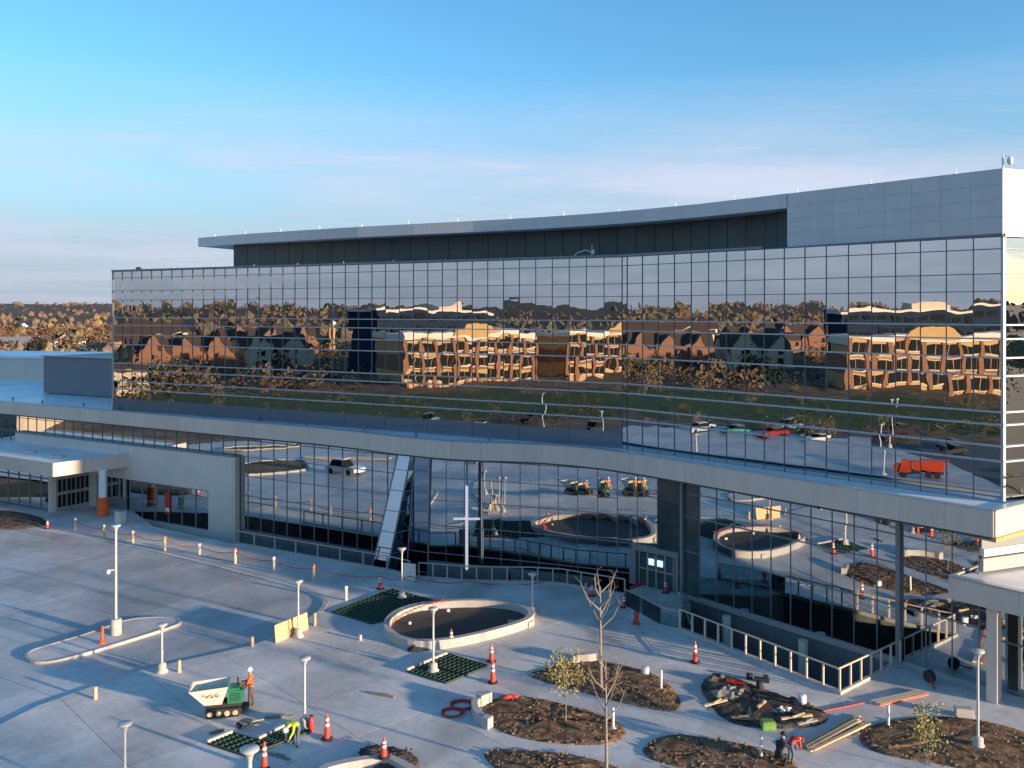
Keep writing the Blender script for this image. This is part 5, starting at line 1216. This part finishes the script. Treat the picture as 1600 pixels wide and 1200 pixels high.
m = MB(); m.tube(b+Vector((-.12, 0, .3)), b+Vector((.12, .1, .3)), .3, n=16); m.build('reel', M['rubber'], t); m = MB(); m.path([b+Vector((0, -.1, .3)), b+Vector((-.1, -.5, .1)), b+Vector((-.15, -.9, .03))], .05); m.build('strap', M['red'], t)
m = MB(); b = G(994, 975, 0); m.tube(b+Vector((0, 0, .1)), b+Vector((0, 0, .55)), .16, .12, 12); m.box(b+Vector((0, 0, .05)), (.4, .4, .1)); m.lathe([(.17, .55), (.2, .62), (.12, .75)], b, 12); tag(m.build('warning_lamp', M['red'], None, b), 'squat red warning lamp beside the glass guard', 'warning lamp')
t = thing('fire_extinguisher', G(486, 1141), 'red upright gas cylinder right of the lamp behind the worker in yellow', 'gas cylinder'); b = G(486, 1141)
m = MB(); m.lathe([(.12, 0), (.13, .05), (.13, .5), (.08, .58), (.04, .62)], b, 14); m.build('cylinder', M['red'], t); m = MB(); m.box(b+Vector((0, 0, .66)), (.18, .06, .08)); m.build('valve', M['rubber'], t)
t.name = 'gas_cylinder'
t = thing('wheelbarrow', G(384, 1138), 'small brown barrow lying on the paving behind the green grid', 'barrow'); b = G(384, 1138)
m = MB(); m.lathe([(.12, .12), (.3, .32), (.32, .34)], b, 10); m.build('tray', M['bark'], t)
for s in (-1, 1): m = MB(); m.bar(b+Vector((.1, s*.2, .2)), b+Vector((.75, s*.26, .3)), .05, .05); m.build('handle', M['timber'], t)
m = MB(); m.tube(b+Vector((-.3, -.05, .15)), b+Vector((-.3, .05, .15)), .15, n=12); m.build('wheel', M['tyre'], t)
for p, rz, lab in (((338, 1143), .5, 'dark plank lying on the paving left of the green grid'), ((434, 1181), -.5, 'dark plank on the paving between the cone and bending worker'), ((598, 1086), -.4, 'thin dark rod on the paving left of the green grid square'), ((436, 1120), .1, 'long dark bar on the paving behind the worker in yellow')):
    b = G(*p, .05); m = MB(); m.box(b, (1.3 if rz < .4 else .6, .12, .08), rz); m.box(b+Vector((.1, .02, .04)), (.5, .09, .05), rz+.05); tag(m.build('plank', M['bark'], None, b), lab, 'plank')

# ------------------------------------------------------------------ people
def person(loc, rz, J, label, shirt, legs, hat, feet='rubber', scale=1.0):
    """one continuous body grown on a posed skeleton; J maps joint names to local points"""
    rad = dict(pelvis=.135, waist=.13, chest=.16, neck=.065, head=.095, crown=.08, shL=.075, shR=.075, elL=.055, elR=.055, wrL=.04, wrR=.04, haL=.045, haR=.045, hpL=.10, hpR=.10, knL=.07, knR=.07, anL=.05, anR=.05, toL=.045, toR=.045)
    bones = [('pelvis', 'waist'), ('waist', 'chest'), ('chest', 'neck'), ('neck', 'head'), ('head', 'crown'), ('chest', 'shL'), ('shL', 'elL'), ('elL', 'wrL'), ('wrL', 'haL'), ('chest', 'shR'), ('shR', 'elR'), ('elR', 'wrR'), ('wrR', 'haR'),
             ('pelvis', 'hpL'), ('hpL', 'knL'), ('knL', 'anL'), ('anL', 'toL'), ('pelvis', 'hpR'), ('hpR', 'knR'), ('knR', 'anR'), ('anR', 'toR')]
    names_ = list(rad); P = {k: Vector(J[k]) for k in names_}
    me = bpy.data.meshes.new('body'); me.from_pydata([P[k] for k in names_], [(names_.index(a), names_.index(b)) for a, b in bones], [])
    tmp = bpy.data.objects.new('body_tmp', me); COL.objects.link(tmp)
    md = tmp.modifiers.new('skin', 'SKIN')
    for k, v in zip(names_, me.skin_vertices[0].data): v.radius = (rad[k], rad[k]*(.85 if k in ('pelvis', 'waist', 'chest') else 1)); v.use_root = (k == 'pelvis')
    sb = tmp.modifiers.new('sub', 'SUBSURF'); sb.levels = 2; sb.render_levels = 2
    dg = bpy.context.evaluated_depsgraph_get(); mesh = bpy.data.meshes.new_from_object(tmp.evaluated_get(dg)); bpy.data.objects.remove(tmp)
    for mt in (shirt, legs, 'skin', feet): mesh.materials.append(M[mt])
    def seg(p, a, b):
        d = b-a; f = max(0, min(1, (p-a).dot(d)/max(d.length_squared, 1e-9))); return (p-a-d*f).length
    kind = {}
    for a, b in bones:
        kind[(a, b)] = 2 if b in ('head', 'crown', 'haL', 'haR') else 3 if b in ('toL', 'toR') else 1 if b[:2] in ('hp', 'kn', 'an') else 0
    for pl_ in mesh.polygons:
        c = pl_.center; k = min(bones, key=lambda q: seg(c, P[q[0]], P[q[1]])/(rad[q[0]]+rad[q[1]])); pl_.material_index = kind[k]; pl_.use_smooth = True
    t = thing('person', loc, label, 'person'); t.rotation_euler.z = rz; t.scale = (scale,)*3
    o = bpy.data.objects.new('body', mesh); COL.objects.link(o); o.parent = t; WORLD_LOC[t.name] = Vector((0, 0, 0))
    hd = (P['crown']-P['neck']).normalized(); c = P['head']+hd*.06; q = Vector((0, 0, 1)).rotation_difference(hd).to_matrix().to_4x4(); mm = Matrix.Translation(c) @ q
    m = MB(); m.lathe([(.155, .03), (.15, .05), (.128, .055), (.125, .11), (.09, .165), (.03, .185)], n=16); m.v = [tuple(mm @ Vector(v)) for v in m.v]; m.build('hard_hat', M[hat], t)
    # fingers: four and a thumb on each hand
    for s in 'LR':
        w, h = P['wr'+s], P['ha'+s]; d = (h-w).normalized(); sd2 = d.orthogonal().normalized(); m = MB()
        for i, l in enumerate((.065, .075, .07, .055)):
            b0 = h+d*.02+sd2*(.018*(i-1.5)); m1 = b0+d*l*.6; m.tube(b0, m1, .0095, .009, 6); m.tube(m1, m1+(d*.5+d.cross(sd2)*.6)*l*.6, .009, .007, 6)
        b0 = w.lerp(h, .6)+sd2*.035; m.tube(b0, b0+(d*.7+sd2*.6)*.05, .011, .009, 6); m.build('fingers', M['skin'], t)
    return t
stand = dict(pelvis=(0, 0, .95), waist=(0, .0, 1.1), chest=(0, .02, 1.32), neck=(0, .03, 1.49), head=(0, .05, 1.61), crown=(0, .05, 1.70),
    shL=(-.19, .02, 1.40), shR=(.19, .02, 1.40), elL=(-.25, .14, 1.16), elR=(.25, .14, 1.16), wrL=(-.2, .40, 1.12), wrR=(.2, .40, 1.12), haL=(-.18, .47, 1.12), haR=(.18, .47, 1.12),
    hpL=(-.1, 0, .9), hpR=(.1, 0, .9), knL=(-.12, .05, .5), knR=(.12, -.05, .5), anL=(-.12, .02, .09), anR=(.13, -.1, .09), toL=(-.14, .2, .05), toR=(.15, .08, .05))
bend = dict(pelvis=(0, -.12, .92), waist=(0, .02, 1.02), chest=(0, .26, 1.10), neck=(0, .42, 1.08), head=(0, .52, 1.02), crown=(0, .60, .98),
    shL=(-.19, .30, 1.08), shR=(.19, .30, 1.08), elL=(-.2, .36, .80), elR=(.2, .34, .82), wrL=(-.14, .5, .60), wrR=(.14, .46, .6), haL=(-.12, .53, .53), haR=(.12, .49, .53),
    hpL=(-.1, -.12, .86), hpR=(.1, -.12, .86), knL=(-.13, .02, .48), knR=(.15, -.06, .48), anL=(-.14, -.02, .09), anR=(.16, -.16, .09), toL=(-.15, .16, .05), toR=(.18, .02, .05))
crouch = dict(pelvis=(0, -.15, .48), waist=(0, -.06, .6), chest=(0, .1, .80), neck=(0, .18, .95), head=(0, .26, 1.04), crown=(0, .3, 1.12),
    shL=(-.19, .1, .88), shR=(.19, .1, .88), elL=(-.26, .3, .7), elR=(.26, .3, .7), wrL=(-.16, .5, .6), wrR=(.16, .5, .6), haL=(-.13, .56, .57), haR=(.13, .56, .57),
    hpL=(-.12, -.12, .45), hpR=(.12, -.12, .45), knL=(-.2, .3, .5), knR=(.2, .22, .42), anL=(-.18, .05, .09), anR=(.18, -.05, .09), toL=(-.2, .22, .05), toR=(.2, .12, .05))
wp = G(392, 1105)
person(wp, math.atan2(1, 0)-R(-8), stand, 'person in orange jacket and white hard hat gripping the tracked dumper', 'hiorange', 'trouser', 'whitepaint', scale=1.04)
person(G(462, 1166), R(150), bend, 'person in hi-vis yellow bending over the green grid', 'hiyellow', 'jean', 'hiyellow_hat' if 'hiyellow_hat' in M else 'whitepaint')
person(G(1219, 1197), R(-40), crouch, 'person in black jacket crouching at the bottom edge by the lumber', 'navy', 'navy', 'rubber', scale=1.05)
person(G(1237, 1192), R(-60), bend, 'person in red-orange jacket bending beside the one in black', 'hired', 'jean', 'orange_c', scale=.9)

# ------------------------------------------------------------------ tracked dumper
t = thing('tracked_dumper', (0, 0, 0), 'small tracked dumper with cream hopper and green engine, held by a worker', 'dumper', None)
for s in (-1, 1):
    m = MB(); prof = [(-.75, .16), (-.62, .03), (.62, .03), (.75, .18), (.66, .34), (-.66, .34)]; n = len(prof); y0, y1 = s*.28, s*.52
    m.add([(x, y0, z) for x, z in prof]+[(x, y1, z) for x, z in prof], [tuple(range(n)), tuple(range(2*n-1, n-1, -1))]+[(i, n+i, n+(i+1) % n, (i+1) % n) for i in range(n)]); tr = m.build('track', M['rubber'], t)
    WORLD_LOC[tr.name] = Vector((0, 0, 0))
    for x in (-.5, -.17, .17, .5): m = MB(); m.tube((x, s*.5, .17), (x, s*.55, .17), .11, n=12); m.build('roller', M['timber'], tr)
    m = MB()
    for i in range(14): m.box((-.62+.095*i, s*.4, .02), (.045, .27, .03))
    m.build('track_lugs', M['rubber'], tr)
m = MB(); m.box((0, 0, .42), (1.5, .6, .14)); m.build('chassis', M['rubber'], t)
m = MB(); B_ = [(-.75, -.38, .5), (-.05, -.38, .5), (-.05, .38, .5), (-.75, .38, .5)]; T_ = [(-1.35, -.58, 1.18), (.22, -.58, 1.28), (.22, .58, 1.28), (-1.35, .58, 1.18)]; I_ = [(-1.29, -.52, 1.17), (.16, -.52, 1.27), (.16, .52, 1.27), (-1.29, .52, 1.17)]; J_ = [(-.72, -.33, .56), (-.08, -.33, .56), (-.08, .33, .56), (-.72, .33, .56)]
fs = [(0, 3, 2, 1)]+[(i, (i+1) % 4, 4+(i+1) % 4, 4+i) for i in range(4)]+[(4+i, 4+(i+1) % 4, 8+(i+1) % 4, 8+i) for i in range(4)]+[(8+i, 8+(i+1) % 4, 12+(i+1) % 4, 12+i) for i in range(4)]+[(12, 13, 14, 15)]
m.add(B_+T_+I_+J_, fs); hp = m.build('hopper', M['cream'], t); WORLD_LOC[hp.name] = Vector((0, 0, 0))
m = MB()
for x, z, w, h, r in ((-.78, .98, .16, .07, .3), (-.62, .93, .12, .12, -.4), (-.50, .98, .12, .05, 0), (-.42, .90, .10, .12, .5), (-.28, .97, .13, .05, -.2), (-.27, .88, .14, .05, .3), (-.19, .92, .05, .12, 0)):
    yy = -.38-(z-.5)/.74*.2-.006
    m.box((x, yy, z), (w, .012, h), 0, -.28, r)
m.build('painted_mark', M['brick'], hp)
m = MB(); m.box((.48, 0, .75), (.62, .7, .52)); m.box((.42, 0, 1.04), (.45, .6, .1)); m.build('engine_cover', M['green'], t)
m = MB()
for k in range(5): m.box((.48, -.356, .6+.075*k), (.44, .02, .03))
m.build('vent_louvres', M['rubber'], t)
m = MB(); m.tube((.55, .2, 1.05), (.55, .2, 1.35), .04); m.build('exhaust', M['rubber'], t)
for s in (-1, 1): m = MB(); m.path([(.75, s*.28, .95), (.95, s*.28, 1.15), (1.18, s*.24, 1.18)], .025); m.build('handlebar', M['rubber'], t)
m = MB(); m.box((.86, 0, .22), (.34, .6, .06)); m.build('foot_plate', M['rubber'], t)
t.location = G(350, 1113); t.rotation_euler.z = R(12); t.scale = (1.12,)*3
